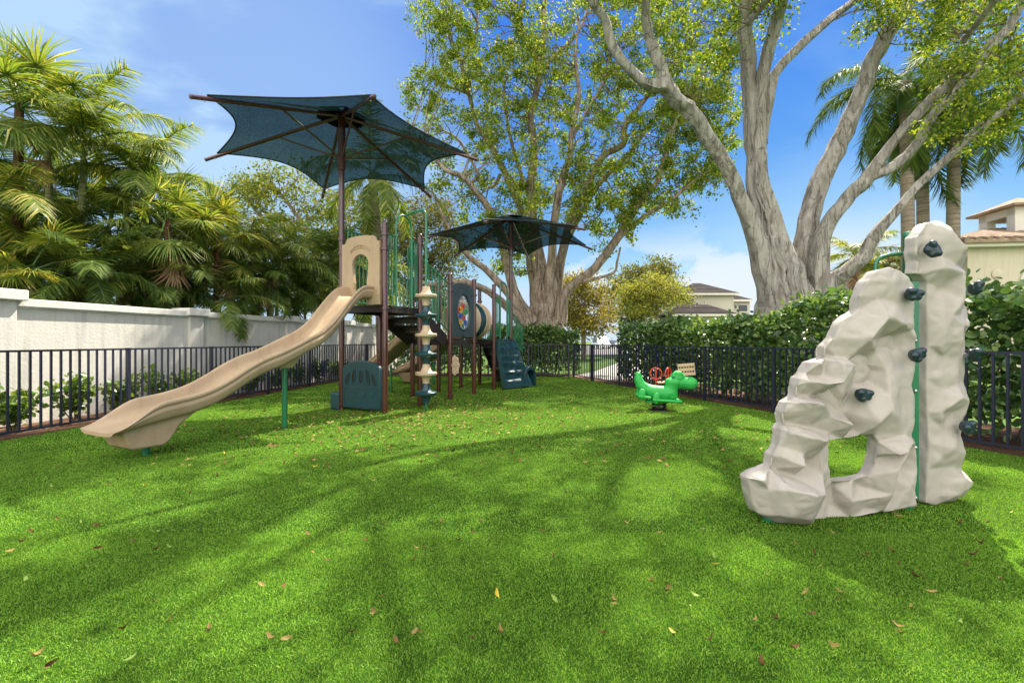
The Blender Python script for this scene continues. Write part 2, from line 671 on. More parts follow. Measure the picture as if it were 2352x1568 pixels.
M_tan2 = mat('pale_tan_plastic', (0.50, 0.38, 0.25), 0.5, 0.07, 2.0, 0.05, 220, 0.4)
M_teal = mat('dark_teal_plastic', (0.012, 0.050, 0.060), 0.36, 0.15, 3.0, 0.08, 160, 0.5)
M_slate = mat('slate_green_plastic', (0.030, 0.052, 0.060), 0.45, 0.12, 3.0, 0.05, 160, 0.45)
M_rock = mat('pale_rock_plastic', (0.415, 0.38, 0.335), 0.55, 0.08, 3.0, 0.22, 190, 0.35, dirt=(0.36, 0.32, 0.27, 0.4), dscale=3.5)
M_hold = mat('dark_hold_plastic', (0.012, 0.032, 0.040), 0.35, 0.15, 8.0, 0.1, 100, 0.5)
M_rider = mat('bright_green_plastic', (0.02, 0.36, 0.06), 0.55, 0.08, 3.0, 0.04, 200, 0.45)
M_red = mat('red_pipe_paint', (0.52, 0.055, 0.022), 0.4, 0.12, 8.0, 0.05, 80)
M_steel = mat('bolt_steel', (0.5, 0.5, 0.5), 0.3, 0.1, 20.0, 0.0, 10, metallic=1.0)
M_spring = mat('black_spring_steel', (0.012, 0.012, 0.013), 0.4, 0.2, 8.0)
M_seat = mat('tan_slat_plastic', (0.50, 0.36, 0.22), 0.55, 0.1, 6.0, 0.1, 80)
M_cream = mat('cream_house_stucco', (0.58, 0.52, 0.40), 0.9, 0.05, 0.8, 0.25, 14, 0.2)
M_ivory = mat('ivory_house_stucco', (0.50, 0.475, 0.38), 0.9, 0.05, 0.5, 0.2, 8, 0.2)
M_trim = mat('white_trim_paint', (0.66, 0.62, 0.54), 0.7, 0.05, 2.0)
M_glass = mat('dark_window_glass', (0.02, 0.025, 0.03), 0.12, 0.3, 1.0, spec=0.6)
streaks(M_tan, 0.86)
streaks(M_rock, 0.88)
streaks(M_cream, 0.9)
M_tilegrey = tilemat('grey_roof_tiles', (0.042, 0.037, 0.036), (0.4, 0.38, 0.38), 0.55)
M_tiletan = mat('tan_barrel_tiles', (0.30, 0.225, 0.165), 0.85, 0.35, 2.5, 0.3, 30, 0.03, dirt=(0.12, 0.09, 0.07, 0.6), dscale=3)
M_mulch = mat('wood_mulch', (0.10, 0.052, 0.034), 0.95, 0.6, 14.0, 1.0, 30, 0.1, dirt=(0.26, 0.17, 0.11, 0.8), dscale=22)
M_soil = mat('lawn_ground', (0.075, 0.135, 0.025), 0.95, 0.4, 0.6, 0.4, 20, 0.1)
M_concrete = mat('pale_concrete', (0.36, 0.345, 0.32), 0.9, 0.12, 1.0, 0.2, 20, 0.2)
M_road = mat('asphalt', (0.16, 0.157, 0.152), 0.9, 0.15, 2.0, 0.3, 60, 0.2)
M_backing = mat('turf_backing', (0.035, 0.085, 0.008), 0.95, 0.35, 40.0, 0.8, 120, 0.1)
M_bark = barkmat('grey_ficus_bark', (0.24, 0.215, 0.185), (0.45, 0.42, 0.38), (0.16, 0.145, 0.125), 1.0)
M_bark2 = barkmat('brown_ficus_bark', (0.17, 0.125, 0.09), (0.39, 0.325, 0.255), (0.09, 0.065, 0.045), 1.0)
M_twig = barkmat('twig_bark', (0.18, 0.14, 0.10), (0.34, 0.28, 0.21), (0.12, 0.09, 0.06), 2.0)
M_palmtrunk = barkmat('ringed_palm_trunk', (0.20, 0.15, 0.11), (0.38, 0.31, 0.24), (0.13, 0.10, 0.075), 1.3, True)
M_palmgreen = barkmat('green_cane_trunk', (0.16, 0.20, 0.07), (0.34, 0.35, 0.17), (0.12, 0.13, 0.05), 1.6, True)
M_palmfibre = barkmat('brown_fibre_trunk', (0.07, 0.03, 0.018), (0.20, 0.10, 0.055), (0.04, 0.02, 0.012), 2.5)
M_shaft = mat('green_crownshaft', (0.085, 0.16, 0.03), 0.45, 0.2, 2.0)
L_ficus = leafmat('ficus_leaf', [(0.05, 0.105, 0.014), (0.11, 0.195, 0.02), (0.20, 0.28, 0.028), (0.35, 0.37, 0.05)], 0.45, 0.6, 0.2)
L_ficus2 = leafmat('broad_leaf', [(0.05, 0.085, 0.012), (0.13, 0.17, 0.02), (0.24, 0.25, 0.03)], 0.4, 0.6, 0.2)
L_olive = leafmat('olive_leaf', [(0.05, 0.07, 0.02), (0.11, 0.125, 0.03), (0.21, 0.20, 0.04)], 0.35, 0.6, 0.2)
L_yellow = leafmat('yellow_leaf', [(0.10, 0.13, 0.028), (0.22, 0.25, 0.04), (0.40, 0.37, 0.06)], 0.35, 0.6, 0.2)
L_gold = leafmat('golden_leaf', [(0.10, 0.10, 0.024), (0.20, 0.18, 0.035), (0.32, 0.26, 0.05)], 0.35, 0.6, 0.2)
L_palm = leafmat('palm_leaflet', [(0.07, 0.125, 0.026, 0), (0.14, 0.215, 0.038, .5), (0.24, 0.30, 0.055, .84), (0.46, 0.41, 0.14, 1)], 0.46, 0.5, 0.3)
L_palmy = leafmat('yellowing_palm_leaflet', [(0.08, 0.13, 0.022, 0), (0.17, 0.24, 0.035, .5), (0.30, 0.31, 0.05, .8), (0.50, 0.40, 0.13, 1)], 0.48, 0.5, 0.3)
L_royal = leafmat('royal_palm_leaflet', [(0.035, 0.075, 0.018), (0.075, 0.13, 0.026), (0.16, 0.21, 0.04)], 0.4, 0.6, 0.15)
L_dead = leafmat('dead_frond_leaflet', [(0.16, 0.085, 0.04), (0.30, 0.18, 0.10), (0.38, 0.26, 0.15)], 0.2, 0.7, 0.2, (1.2, 1.0, 0.7))
L_hedge = leafmat('hedge_leaf', [(0.034, 0.085, 0.027), (0.066, 0.145, 0.04), (0.115, 0.21, 0.055), (0.24, 0.34, 0.10)], 0.32, 0.30, 0.6)
L_shrub = leafmat('shrub_leaf', [(0.05, 0.11, 0.02), (0.10, 0.19, 0.03), (0.20, 0.28, 0.05)], 0.35, 0.32, 0.5)
L_turf = leafmat('turf_blade', [(0.052, 0.160, 0.014), (0.125, 0.305, 0.022), (0.23, 0.44, 0.036), (0.37, 0.55, 0.10)], 0.35, 0.55, 0.25, (1.2, 1.1, 0.5))
patchy(L_turf, 1.1, 0.78, 1.18)


def canopymat(name, col, see):
    """woven shade cloth: partly open weave, partly lit through"""
    m = mat(name, col, 0.9, 0.2, 3.0, 0.0, 10, 0.1)
    nt = m.node_tree
    p, o = nt.nodes['Principled BSDF'], nt.nodes['Material Output']
    t = nt.nodes.new('ShaderNodeBsdfTranslucent')
    t.inputs['Color'].default_value = lin(Vector(col) * 1.5)
    tr = nt.nodes.new('ShaderNodeBsdfTransparent')
    tr.inputs['Color'].default_value = (0.36, 0.48, 0.44, 1)
    a, b = nt.nodes.new('ShaderNodeMixShader'), nt.nodes.new('ShaderNodeMixShader')
    a.inputs[0].default_value = 0.14
    nt.links.new(p.outputs[0], a.inputs[1])
    nt.links.new(t.outputs[0], a.inputs[2])
    w = nt.nodes.new('ShaderNodeTexNoise')
    w.inputs['Scale'].default_value = 55
    w.inputs['Detail'].default_value = 3
    tcn = nt.nodes.new('ShaderNodeTexCoord')
    nt.links.new(tcn.outputs['Object'], w.inputs['Vector'])
    mr = nt.nodes.new('ShaderNodeMapRange')
    for i, q in enumerate((0.35, 0.65, see - 0.1, see + 0.12)):
        mr.inputs[i + 1].default_value = q
    nt.links.new(w.outputs['Fac'], mr.inputs[0])
    nt.links.new(mr.outputs[0], b.inputs[0])
    nt.links.new(a.outputs[0], b.inputs[1])
    nt.links.new(tr.outputs[0], b.inputs[2])
    nt.links.new(b.outputs[0], o.inputs['Surface'])
    return m


M_cloth = canopymat('teal_shade_cloth', (0.006, 0.017, 0.018), 0.18)
M_hem = mat('dark_hem_webbing', (0.008, 0.014, 0.018), 0.8, 0.2, 20)


def clearmat():
    m = bpy.data.materials.new('clear_window_plastic')
    m.use_nodes = True
    nt = m.node_tree
    p, o = nt.nodes['Principled BSDF'], nt.nodes['Material Output']
    p.inputs['Base Color'].default_value = (0.6, 0.6, 0.55, 1)
    p.inputs['Roughness'].default_value = 0.15
    n = nt.nodes.new('ShaderNodeTexNoise')
    n.inputs['Scale'].default_value = 8
    n.inputs['Distortion'].default_value = 2.0
    mr = nt.nodes.new('ShaderNodeMapRange')
    for i, q in enumerate((0.45, 0.7, 0.12, 0.6)):
        mr.inputs[i + 1].default_value = q
    nt.links.new(n.outputs['Fac'], mr.inputs[0])
    tr = nt.nodes.new('ShaderNodeBsdfTransparent')
    mx = nt.nodes.new('ShaderNodeMixShader')
    nt.links.new(mr.outputs[0], mx.inputs[0])
    nt.links.new(tr.outputs[0], mx.inputs[1])
    nt.links.new(p.outputs[0], mx.inputs[2])
    nt.links.new(mx.outputs[0], o.inputs['Surface'])
    return m


M_clear = clearmat()

# ------------------------------------------------------------------ ground


def xl(Y):
    return -7.727 + 0.136 * Y          # left fence line


def xr(Y):
    return 2.27 + 0.32 * (16.8 - Y)    # right fence line


def xw(Y):
    return -9.46 + 0.2 * Y             # face of the white wall


def sheet(name, poly, z, m, kind='structure'):
    mb = MB()
    mb._add([(x, y, z) for x, y in poly], [tuple(range(len(poly)))])
    o = mb.build(name, m, smooth=False)
    o['kind'] = kind
    return o


sheet('terrain', [(-300, -60), (300, -60), (300, 600), (-300, 600)], -0.05, M_soil)
sheet('mulch_bed', [(-9.6, -1), (9.5, -1), (8.2, 6), (4.9, 18.5), (-3.5, 19.5), (-5.2, 21), (xw(21) - 0.1, 21)], -0.012, M_mulch)
sheet('lawn', [(xl(-1), -1), (xr(-1), -1), (xr(16.9), 16.9), (xl(17.2), 17.2)], 0.0, M_backing)
sheet('path', [(2.4, 17.6), (3.3, 15.7), (6.0, 16.4), (9.4, 26), (13, 38), (10, 39), (6.2, 27), (3.6, 20)], -0.008, M_concrete)
sheet('road', [(3, 46), (40, 40), (60, 60), (22, 130), (16, 130), (10, 60)], -0.03, M_road)
sheet('verge', [(7.8, 27), (12, 26.5), (14.5, 35), (11.7, 37)], -0.004, M_soil)

# turf: blades of the artificial grass, thick near the lens, coarser towards the fence
sc = Scatter()


def turf(y0, y1, dens, hgt, wid, tmpl):
    n = int((y1 - y0) * 30 * dens)
    Y = rng.uniform(y0, y1, n)
    X = rng.uniform(-15, 15, n)
    k = (X > xl(Y) + 0.05) & (X < xr(Y) - 0.05) & (np.abs(X) < 1.2 * Y + 0.9) & (Y < 17.0)
    X, Y = X[k], Y[k]
    n = len(X)
    P = np.stack([X, Y, np.zeros(n)], 1)
    T = np.stack([rng.normal(0, .62, n), rng.normal(0, .62, n), np.ones(n)], 1)
    a = rng.uniform(0, 2 * np.pi, n)
    N = np.stack([np.cos(a), np.sin(a), np.zeros(n)], 1)
    S = hgt * rng.uniform(.6, 1.25, n)
    sc.add(*tmpl, P, T, N, S, wid * rng.uniform(.7, 1.3, n))


turf(1.2, 3.2, 27000, .0145, .0030, BLADE)
turf(3.2, 5.5, 12000, .0145, .005, BLADE3)
turf(5.5, 9.5, 4600, .0145, .009, BLADE3)
turf(9.5, 17.0, 1500, .0145, .017, BLADE3)
tg = sc.build('turf_grass', L_turf)
tag(tg, 'short bright green artificial turf pile covering the fenced play yard', 'artificial grass', kind='stuff')

# ------------------------------------------------------------------ white perimeter wall
wall = thing('perimeter_wall', 'long white stucco wall with coping and capped pilasters behind the left fence', 'wall', (xw(7.3), 7.3, 0))
wd = Vector((0.2, 1, 0)).normalized()
wnrm = Vector((1, -0.2, 0)).normalized()
Z3 = Vector((0, 0, 1))


def wpt(Y, off=0.0):
    return Vector((xw(Y), Y, 0)) + wnrm * off


pil = [4.2, 7.0, 10.55, 13.75, 16.9, 20.1, 23.3, 26.5]
for a, b in zip(pil[:-1], pil[1:]):
    mb = MB()
    p, q = wpt(a, -0.1), wpt(b, -0.1)
    mb.bar(p + Z3 * 0.93, q + Z3 * 0.93, 0.2, 1.9)
    mb.build('wall_panel', M_stucco, wall, smooth=False)
    mb = MB()
    mb.bar(p + Z3 * 1.965, q + Z3 * 1.965, 0.34, 0.13)
    mb.bar(p + Z3 * 1.89, q + Z3 * 1.89, 0.27, 0.03)
    mb.build('coping', M_coping, wall, smooth=False, bevel=0.012)
for i, y in enumerate(pil):
    big = i == 1
    w = 0.62 if big else 0.36
    h = 2.0 if big else 1.93
    mb = MB()
    c = wpt(y + (-0.02 if big else 0), -0.10)
    mb.box(c + Z3 * h / 2, (0.32 if not big else 0.42, w, h), (wnrm, wd, Z3))
    pl = mb.build('pilaster', M_stucco, wall, smooth=False, bevel=0.01)
    mb = MB()
    mb.box(c + Z3 * (h + 0.075), (0.5 if not big else 0.6, w + 0.2, 0.17), (wnrm, wd, Z3))
    mb.build('pilaster_cap', M_coping, pl, smooth=False, bevel=0.015)

# ------------------------------------------------------------------ black fence, four runs


def fence_run(name, label, pts, cat='fence', gap_first=False):
    f = thing(name, label, cat, pts[0])
    for a, b in zip(pts[:-1], pts[1:]):
        a, b = Vector(a), Vector(b)
        d = b - a
        L = d.length
        d.normalize()
        mb = MB()
        n = max(2, round(L / 0.1305))
        mb.bar(a + d * .03 + Z3 * 1.205, b - d * .03 + Z3 * 1.205, .028, .03)
        mb.bar(a + d * .03 + Z3 * .09, b - d * .03 + Z3 * .09, .026, .03)
        for k in range(1, n):
            p = a + d * (L * k / n)
            mb.box(p + Z3 * .64, (.024, .024, 1.10), (d, d.cross(Z3), Z3))
        mb.build('picket_panel', M_fence, f, smooth=False)
    for p in pts:
        p = Vector(p)
        d = (Vector(pts[1]) - Vector(pts[0])).normalized()
        ax = (d, d.cross(Z3), Z3)
        mb = MB()
        mb.box(p + Z3 * .605, (.055, .055, 1.21), ax)
        mb.box(p + Z3 * 1.218, (.064, .064, .016), ax)
        mb.build('post', M_fence, f, smooth=False, bevel=0.003)
    return f


fence_run('metal_fence', 'black metal picket fence along the white wall behind the tan slide',
          [(xl(y), y, 0) for y in (4.27, 6.08, 7.89, 9.70, 11.51, 13.32, 15.13, 16.94)])
bx = np.linspace(xl(17.05), 2.12, 6)
fence_run('metal_fence', 'black metal picket fence across the back of the yard behind the rock ladder',
          [(x, 17.05, 0) for x in bx])
fence_run('fence_gate', 'black metal picket gate between doubled posts in front of the pale path',
          [(xr(y), y, 0) for y in (16.78, 15.47)], 'gate')
fence_run('metal_fence', 'black metal picket fence in front of the tall hedge beside the rock climber',
          [(xr(y), y, 0) for y in (15.36, 13.77, 12.03, 10.28, 8.54, 6.8, 5.05, 3.3, 1.5)])

# ------------------------------------------------------------------ play structure
ORG = Vector((-2.36, 8.45, 0))
E2 = Vector((0.412, 0.911, 0)).normalized()
E1 = Vector((E2.y, -E2.x, 0))


def L(t, s, z):
    """t along the tower row away from the lens, s towards the white wall, z up"""
    return ORG + E2 * t - E1 * s + Z3 * z


TT = [0, 1.09, 2.26, 3.39, 4.52, 5.65]
SB = 1.06
play = thing('play_structure', 'large play structure with tan slides, maroon posts and green railings', 'play structure', L(2.8, .5, 0))


def ringclamp(p, z, parent, r=.056):
    mb = MB()
    mb.lathe(p + Z3 * z, [(r, -.028), (r + .018, -.022), (r + .018, .022), (r, .028)], 16)
    d = E1
    mb.ball(p + Z3 * z + d * (r + .025), .016, 8, 5)
    mb.ball(p + Z3 * z - d * (r + .025), .016, 8, 5)
    mb.build('clamp', M_post, parent)


def post(t, s, top, clamps):
    p = L(t, s, 0)
    mb = MB()
    mb.lathe(p, [(.054, -.05), (.054, top - .05), (.058, top - .045), (.058, top - .02), (.045, top), (.02, top + .012)], 18)
    o = mb.build('post', M_post, play)
    for z in clamps:
        ringclamp(p, z, o)
    return o


post(0, 0, 3.56, (1.95, 3.05, 3.32))
post(TT[1], 0, 3.56, (1.95, 3.34))
post(TT[1], SB, 3.56, (1.95, 3.34))
post(TT[2], 0, 2.90, (1.33, 2.5, 2.68))
post(TT[2], SB, 2.90, (1.33, 2.5))
post(TT[3], 0, 2.90, (1.33, 2.5))
post(TT[3], SB, 2.90, (1.33, 2.5))
post(TT[4], 0, 2.90, (1.33, 2.55))
post(TT[4], SB, 2.90, (1.33, 2.55))
post(TT[5], SB, 2.90, (1.33, 2.55))

AX = (E2, -E1, Z3)


def deck(t0, t1, z):
    mb = MB()
    c = L((t0 + t1) / 2, SB / 2, z - .02)
    mb.box(c, (t1 - t0 - .06, SB - .06, .04), AX)
    for s in (.03, SB - .03):
        mb.box(L((t0 + t1) / 2, s, z - .07), (t1 - t0 - .1, .03, .13), AX)
    for t in (t0 + .03, t1 - .03):
        mb.box(L(t, SB / 2, z - .07), (.03, SB - .1, .13), AX)
    mb.mi = 1                                  # slots along the front lip
    for k in range(6):
        mb.box(L(t0 + .14 + (t1 - t0 - .28) * k / 5, .012, z - .055), (.07, .004, .016), AX)
    mb.build('deck', [M_brown, M_spring], play, smooth=False, bevel=.004)


deck(TT[0], TT[1], 2.02)
deck(TT[2], TT[3], 1.38)
deck(TT[4], TT[5], 1.38)


def stairs(t0, t1, z0, z1, n, s0=.08, s1=.98):
    mb = MB()
    for k in range(n):
        t = t0 + (t1 - t0) * (k + .5) / n
        z = z0 + (z1 - z0) * (k + 1) / (n + 1)
        mb.box(L(t, .53, z - .02), ((t1 - t0) / n, s1 - s0, .04), AX)
        tb = t - (t1 - t0) / n / 2
        mb.box(L(tb + .012, .53, z + (z0 - z1) / (n + 1) / 2), (.015, s1 - s0, (z0 - z1) / (n + 1) - .04), AX)
    o = mb.build('stair', M_brown, play, smooth=False)
    # perforation dots of the risers
    dots = MB()
    for k in range(n):
        t = t0 + (t1 - t0) * k / n + .002
        z = z0 + (z1 - z0) * (k + .5) / (n + 1)
        for i in range(20):
            for j in range(4):
                dots.box(L(t, s0 + .05 + i * .042, z - .06 + j * .04), (.006, .016, .016), AX)
    dots.build('perforation', M_concrete, o, smooth=False)['kind'] = 'stuff'
    for s in (s0 - .02, s1 + .02):
        mb = MB()
        poly = [(t0 - .02, z0 - .02), (t0 + .2, z0 - .04), (t1, z1 + .1), (t1 + .02, z1 - .08), (t1 - .2, z1 - .14), (t0 + .15, z0 - .42), (t0 - .02, z0 - .2)]
        mb.prism(poly, L(0, s, 0), E2, Z3, -E1, -.015, .015)
        mb.build('stringer', M_brown, o, smooth=False, bevel=.01)
    return o


stairs(TT[1] + .06, TT[2] - .06, 2.02, 1.38, 3)
stairs(TT[5] + .06, TT[5] + 1.35, 1.38, 0.0, 5)


def railing(a, b, zb, zt, n, posts_in=True, skip=()):
    """a, b: (t, s); zb, zt: (bottom, top) heights at both ends"""
    mb = MB()
    pa, pb = L(a[0], a[1], 0), L(b[0], b[1], 0)
    mb.tube([pa + Z3 * zt[0], pb + Z3 * zt[1]], .017, 8)
    mb.tube([pa + Z3 * zb[0], pb + Z3 * zb[1]], .015, 8)
    for k in range(n + 1):
        if k in (0, n) and not posts_in:
            continue
        f = k / n
        p = pa.lerp(pb, f)
        mb.tube([p + Z3 * (zb[0] + (zb[1] - zb[0]) * f), p + Z3 * (zt[0] + (zt[1] - zt[0]) * f)], .014, 6)
    return mb.build('railing', M_green, play)


railing((.06, SB), (TT[1] - .06, SB), (2.12, 2.12), (3.53, 3.53), 9)
railing((TT[1] + .07, .0), (TT[2] - .1, .0), (2.12, 1.58), (3.06, 2.66), 8)
railing((TT[1] + .07, SB), (TT[2] - .1, SB), (2.12, 1.58), (3.06, 2.66), 8)
railing((.07, .03), (.30, .03), (2.24, 2.24), (3.36, 3.36), 3)
railing((.80, .03), (TT[1] - .06, .03), (2.24, 2.24), (3.36, 3.36), 3)
railing((TT[1], .1), (TT[1], .3), (2.24, 2.24), (3.3, 3.3), 2)
railing((TT[2] + .07, SB), (TT[2] + .25, SB), (1.5, 1.5), (2.6, 2.6), 2)
railing((TT[3] - .25, SB), (TT[3] - .07, SB), (1.5, 1.5), (2.6, 2.6), 2)
railing((TT[4] + .07, .0), (TT[4] + .33, .0), (1.5, 1.5), (2.56, 2.56), 3)
railing((TT[5] - .30, .0), (TT[5] - .07, .0), (1.5, 1.5), (2.56, 2.56), 3)
railing((TT[4] + .07, SB), (TT[4] + .25, SB), (1.5, 1.5), (2.56, 2.56), 2)
railing((TT[5] + .05, 0.02), (TT[5] + .95, 0.02), (1.45, .95), (2.24, 1.80), 8)
railing((TT[5] + .05, SB), (TT[5] + .95, SB), (1.45, .95), (2.24, 1.80), 8)


def hoop(ta, tb, s, zb, zt, r=.02):
    pts = [L(ta, s, zb)]
    rad = (tb - ta) / 2
    for k in range(13):
        a = math.pi * k / 12
        pts.append(L((ta + tb) / 2 - rad * math.cos(a), s, zt - rad + rad * math.sin(a)))
    pts.append(L(tb, s, zb))
    mb = MB()
    mb.tube(pts, r, 10)
    mb.ball(L(ta, s - .02, zb + .02), .022, 8, 6)
    mb.ball(L(tb, s - .02, zb + .02), .022, 8, 6)
    return mb.build('grab_hoop', M_green, play)


hoop(.30, .78, -.02, 1.99, 3.80)
hoop(TT[4] + .36, TT[4] + .80, -.02, 1.36, 3.02)

# disc climber: green pipe bending over from the hoop, tan and teal flared discs
pod = Vector((-1.65, 8.74, 0))
pipe = [L(.54, -.02, 3.78), L(.54, -.02, 3.78).lerp(pod + Z3 * 3.86, .35) + Z3 * .03]
ctr = pod + Z3 * 3.74 + (L(.54, 0, 0) - pod).normalized() * .1
dd = (pod - L(.54, 0, 0)).normalized()
for k in range(7):
    a = math.pi / 2 * k / 6
    pipe.append(ctr + dd * (.1 * math.sin(a)) + Z3 * (.12 * math.cos(a)))
pipe.append(pod + Z3 * 2.3)
pipe.append(pod + Z3 * -.05)
mb = MB()
mb.tube(pipe, .024, 12)
clm = mb.build('disc_climber', M_green, play)
prof = [(.066, .175), (.070, .15), (.080, .10), (.105, .045), (.135, .022), (.195, .02), (.208, .01), (.208, -.03), (.198, -.042), (.115, -.05), (.085, -.085), (.070, -.14), (.066, -.195)]
for i, z in enumerate((2.217, 1.840, 1.469, 1.097, .727, .352)):
    mb = MB()
    mb.lathe(pod + Z3 * z, prof[::-1], 28)
    mb.build('disc', M_tan2 if i % 2 == 0 else M_teal, clm, angle=50)


def catmull(pts, n):
    out = []
    m = len(pts)
    for i in range(m - 1):
        p0, p1, p2, p3 = pts[max(i - 1, 0)], pts[i], pts[i + 1], pts[min(i + 2, m - 1)]
        for k in range(n):
            t = k / n
            out.append(tuple(0.5 * ((2 * b) + (-a + c) * t + (2 * a - 5 * b + 4 * c - d) * t * t + (-a + 3 * b - 3 * c + d) * t ** 3) for a, b, c, d in zip(p0, p1, p2, p3)))
    out.append(tuple(pts[-1]))
    return out


SLIDE_SEC = [(0, -.20), (.16, -.20), (.225, -.17), (.262, -.10), (.275, -.03), (.288, -.004), (.305, .004), (.322, -.006), (.330, -.03), (.324, -.052), (.312, -.062),
             (.318, -.085), (.326, -.10), (.322, -.125), (.312, -.150), (.308, -.185), (.28, -.222), (.22, -.235), (0, -.24)]


def slide_mesh(path, origin, fwd, side, wallk, secw=1.0):
    """path: (distance, rim height); wallk(distance) scales the side-wall height"""
    mb = MB()
    secs = []
    for q, z in path:
        k, wd_ = wallk(q)
        ring = []
        half = [(x * secw * wd_, y) for x, y in SLIDE_SEC]
        full = half[:-1] + [half[-1]] + [(-x, y) for x, y in half[-2:0:-1]]
        for x, y in full:
            yy = (-.20 + (y + .20) * k) if y > -.20 else y
            ring.append(origin + fwd * q + side * x + Z3 * (z + yy))
        secs.append(ring)
    mb.loft(secs)
    return mb


rim = [(-.02, 2.37), (.25, 2.36), (.45, 2.26), (.7, 2.02), (1.0, 1.70), (1.25, 1.52), (1.5, 1.41), (1.75, 1.30), (2.0, 1.20), (2.25, 1.12), (2.5, 1.01), (2.75, .87),
       (3.0, .755), (3.25, .69), (3.5, .655), (3.75, .62), (3.95, .585), (4.08, .555)]
path = catmull(rim, 4)


def wk(q):
    if q < 3.55:
        return 1.0, 1.0
    f = min(1, (q - 3.55) / .5)
    f = f * f * (3 - 2 * f)
    return 1 - .90 * f, 1 + .06 * f


so = L(0, .525, 0)
mb = slide_mesh(path, so, -E2, E1, wk)
slide = mb.build('slide', M_tan, play, angle=60)
mb = MB()     # pedestal under the exit
mb.prism([(-3.12, .50), (-3.5, .45), (-3.96, .37), (-3.88, .16), (-3.84, .13), (-3.54, .12), (-3.46, .17), (-3.36, .33), (-3.25, .41)], L(0, .525, 0), E2, Z3, E1, -.23, .23)
mb.build('pedestal', M_tan, slide, angle=30, bevel=.025, seg=3)
mb = MB()
mb.tube([L(-3.62, .5, -.05), L(-3.62, .5, .16)], .04, 14)
mb.build('support_leg', M_green, slide)
mb = MB()
mb.tube([L(-1.78, .45, -.05), L(-1.78, .45, 1.0)], .04, 14)
mb.build('support_leg', M_green, slide)
mb = MB()
secs = []
for z, a, w in ((1.10, .26, .16), (1.02, .2, .13), (.93, .12, .09)):
    secs.append([L(-1.78 - a, .47 - w, z), L(-1.78 - a, .47 + w, z), L(-1.78 + a * .7, .47 + w, z), L(-1.78 + a * .7, .47 - w, z)])
mb.loft(secs)
mb.build('bracket', M_tan, slide, bevel=.01)

# hood panel over the slide entry
CH = L(-.03, .53, 0)
poly = []
for k in range(17):
    a = math.pi * k / 16
    x = .46 * math.cos(a)
    poly.append((x, 3.20 + .135 * max(0, math.sin(a)) ** .8 if abs(x) < .33 else 3.20))
hole = [(-.165, 2.02), (-.165, 2.33), (-.155, 2.45), (-.175, 2.58)]
for k in range(13):
    a = math.pi + .25 - (math.pi + .5) * k / 12
    hole.append((.2 * math.cos(a), 2.76 + .2 * math.sin(a) + .02))
hole += [(.175, 2.58), (.155, 2.45), (.165, 2.33), (.165, 2.02)]
outline = [(.46, 2.02)] + poly + [(-.46, 2.02)] + hole
mb = MB()
mb.prism([(x, z) for x, z in outline], CH, E1, Z3, -E2, -.03, .04)
hood = mb.build('hood_panel', M_tan, play, smooth=False, bevel=.012, seg=3)
mb = MB()
arc = [CH - E2 * .042 + E1 * (.30 * math.cos(a)) + Z3 * (2.86 + .30 * math.sin(a)) for a in [R(38 + 104 * k / 14) for k in range(15)]]
mb.tube(arc, .014, 8)
arc = [CH - E2 * .042 + E1 * (.22 * math.cos(a) * 1.1) + Z3 * (2.97 + .13 * math.sin(a)) for a in [R(15 + 150 * k / 14) for k in range(15)]]
mb.tube(arc, .010, 8)
for x0, x1, z1 in ((-.06, 0, .07), (0, .06, .05), (-.11, -.05, .03), (.05, .11, .03)):
    xm = (x0 + x1) / 2
    mb.tube([CH - E2 * .042 + E1 * x0 + Z3 * 3.09, CH - E2 * .044 + E1 * xm + Z3 * (3.09 + z1), CH - E2 * .042 + E1 * x1 + Z3 * 3.09], .009, 6)
mb.build('relief', M_tan, hood, angle=60)
mb = MB()
for x in (-.42, .42):
    for z in (2.1, 3.12, 2.2):
        mb.ball(CH - E2 * .043 + E1 * x + Z3 * z, (.012, .012, .012), 8, 5)
mb.build('bolt', M_steel, hood)

# teal store-front panel at ground level with five slots drawn as dark inlays and a bench
CP = L(-.02, .53, 0)
out_ = [(-.46, .06), (.46, .06)]
out_ += [(.46, .80)] + [(.46 * math.cos(math.pi * k / 14), .80 + .17 * math.sin(math.pi * k / 14)) for k in range(1, 14)] + [(-.46, .80)]
mb = MB()
mb.prism(out_, CP, E1, Z3, -E2, -.045, .035)
store = mb.build('store_panel', M_teal, play, smooth=True, angle=30, bevel=.015)
for x, tilt, hgt in ((-.33, .32, .26), (-.17, .14, .30), (0.0, 0, .26), (.17, -.14, .30), (.32, -.32, .27)):
    mb = MB()
    ax = (Vector(E1) * math.cos(tilt) - Z3 * math.sin(tilt), Vector(E1) * math.sin(tilt) + Z3 * math.cos(tilt))
    c = CP + E1 * x + Z3 * (.64 + (.03 if abs(x) < .2 else -.02))
    ell = [(.042 * math.cos(2 * math.pi * k / 16), hgt / 2 * math.sin(2 * math.pi * k / 16)) for k in range(16)]
    ell2 = [(p * .72, q * .88) for p, q in ell]
    mb.ringplate(ell, ell2, c, ax[0], ax[1], -E2, .03, .046)
    mb.build('slot_rim', M_teal, store)
    mb = MB()
    mb.prism(ell2, c, ax[0], ax[1], -E2, .034, .038)
    mb.build('slot_dark_inlay', M_spring, store, smooth=False)  # dark inlay colour stands in for the shade of an open slot
mb = MB()
for i, x in enumerate((-.3, -.1, .1, .3)):
    c = CP - E2 * .036 + E1 * x + Z3 * .32
    if i in (0, 1):
        mb.tube([c + E1 * (.045 * math.cos(a)) + Z3 * (.055 * math.sin(a)) for a in [R(50 + 260 * k / 12) for k in range(13)]], .006, 6)
    else:
        mb.tube([c + E1 * x_ + Z3 * z_ for x_, z_ in ((-.04, .05), (.04, .05), (-.03, -.05), (.045, -.05))], .006, 6)
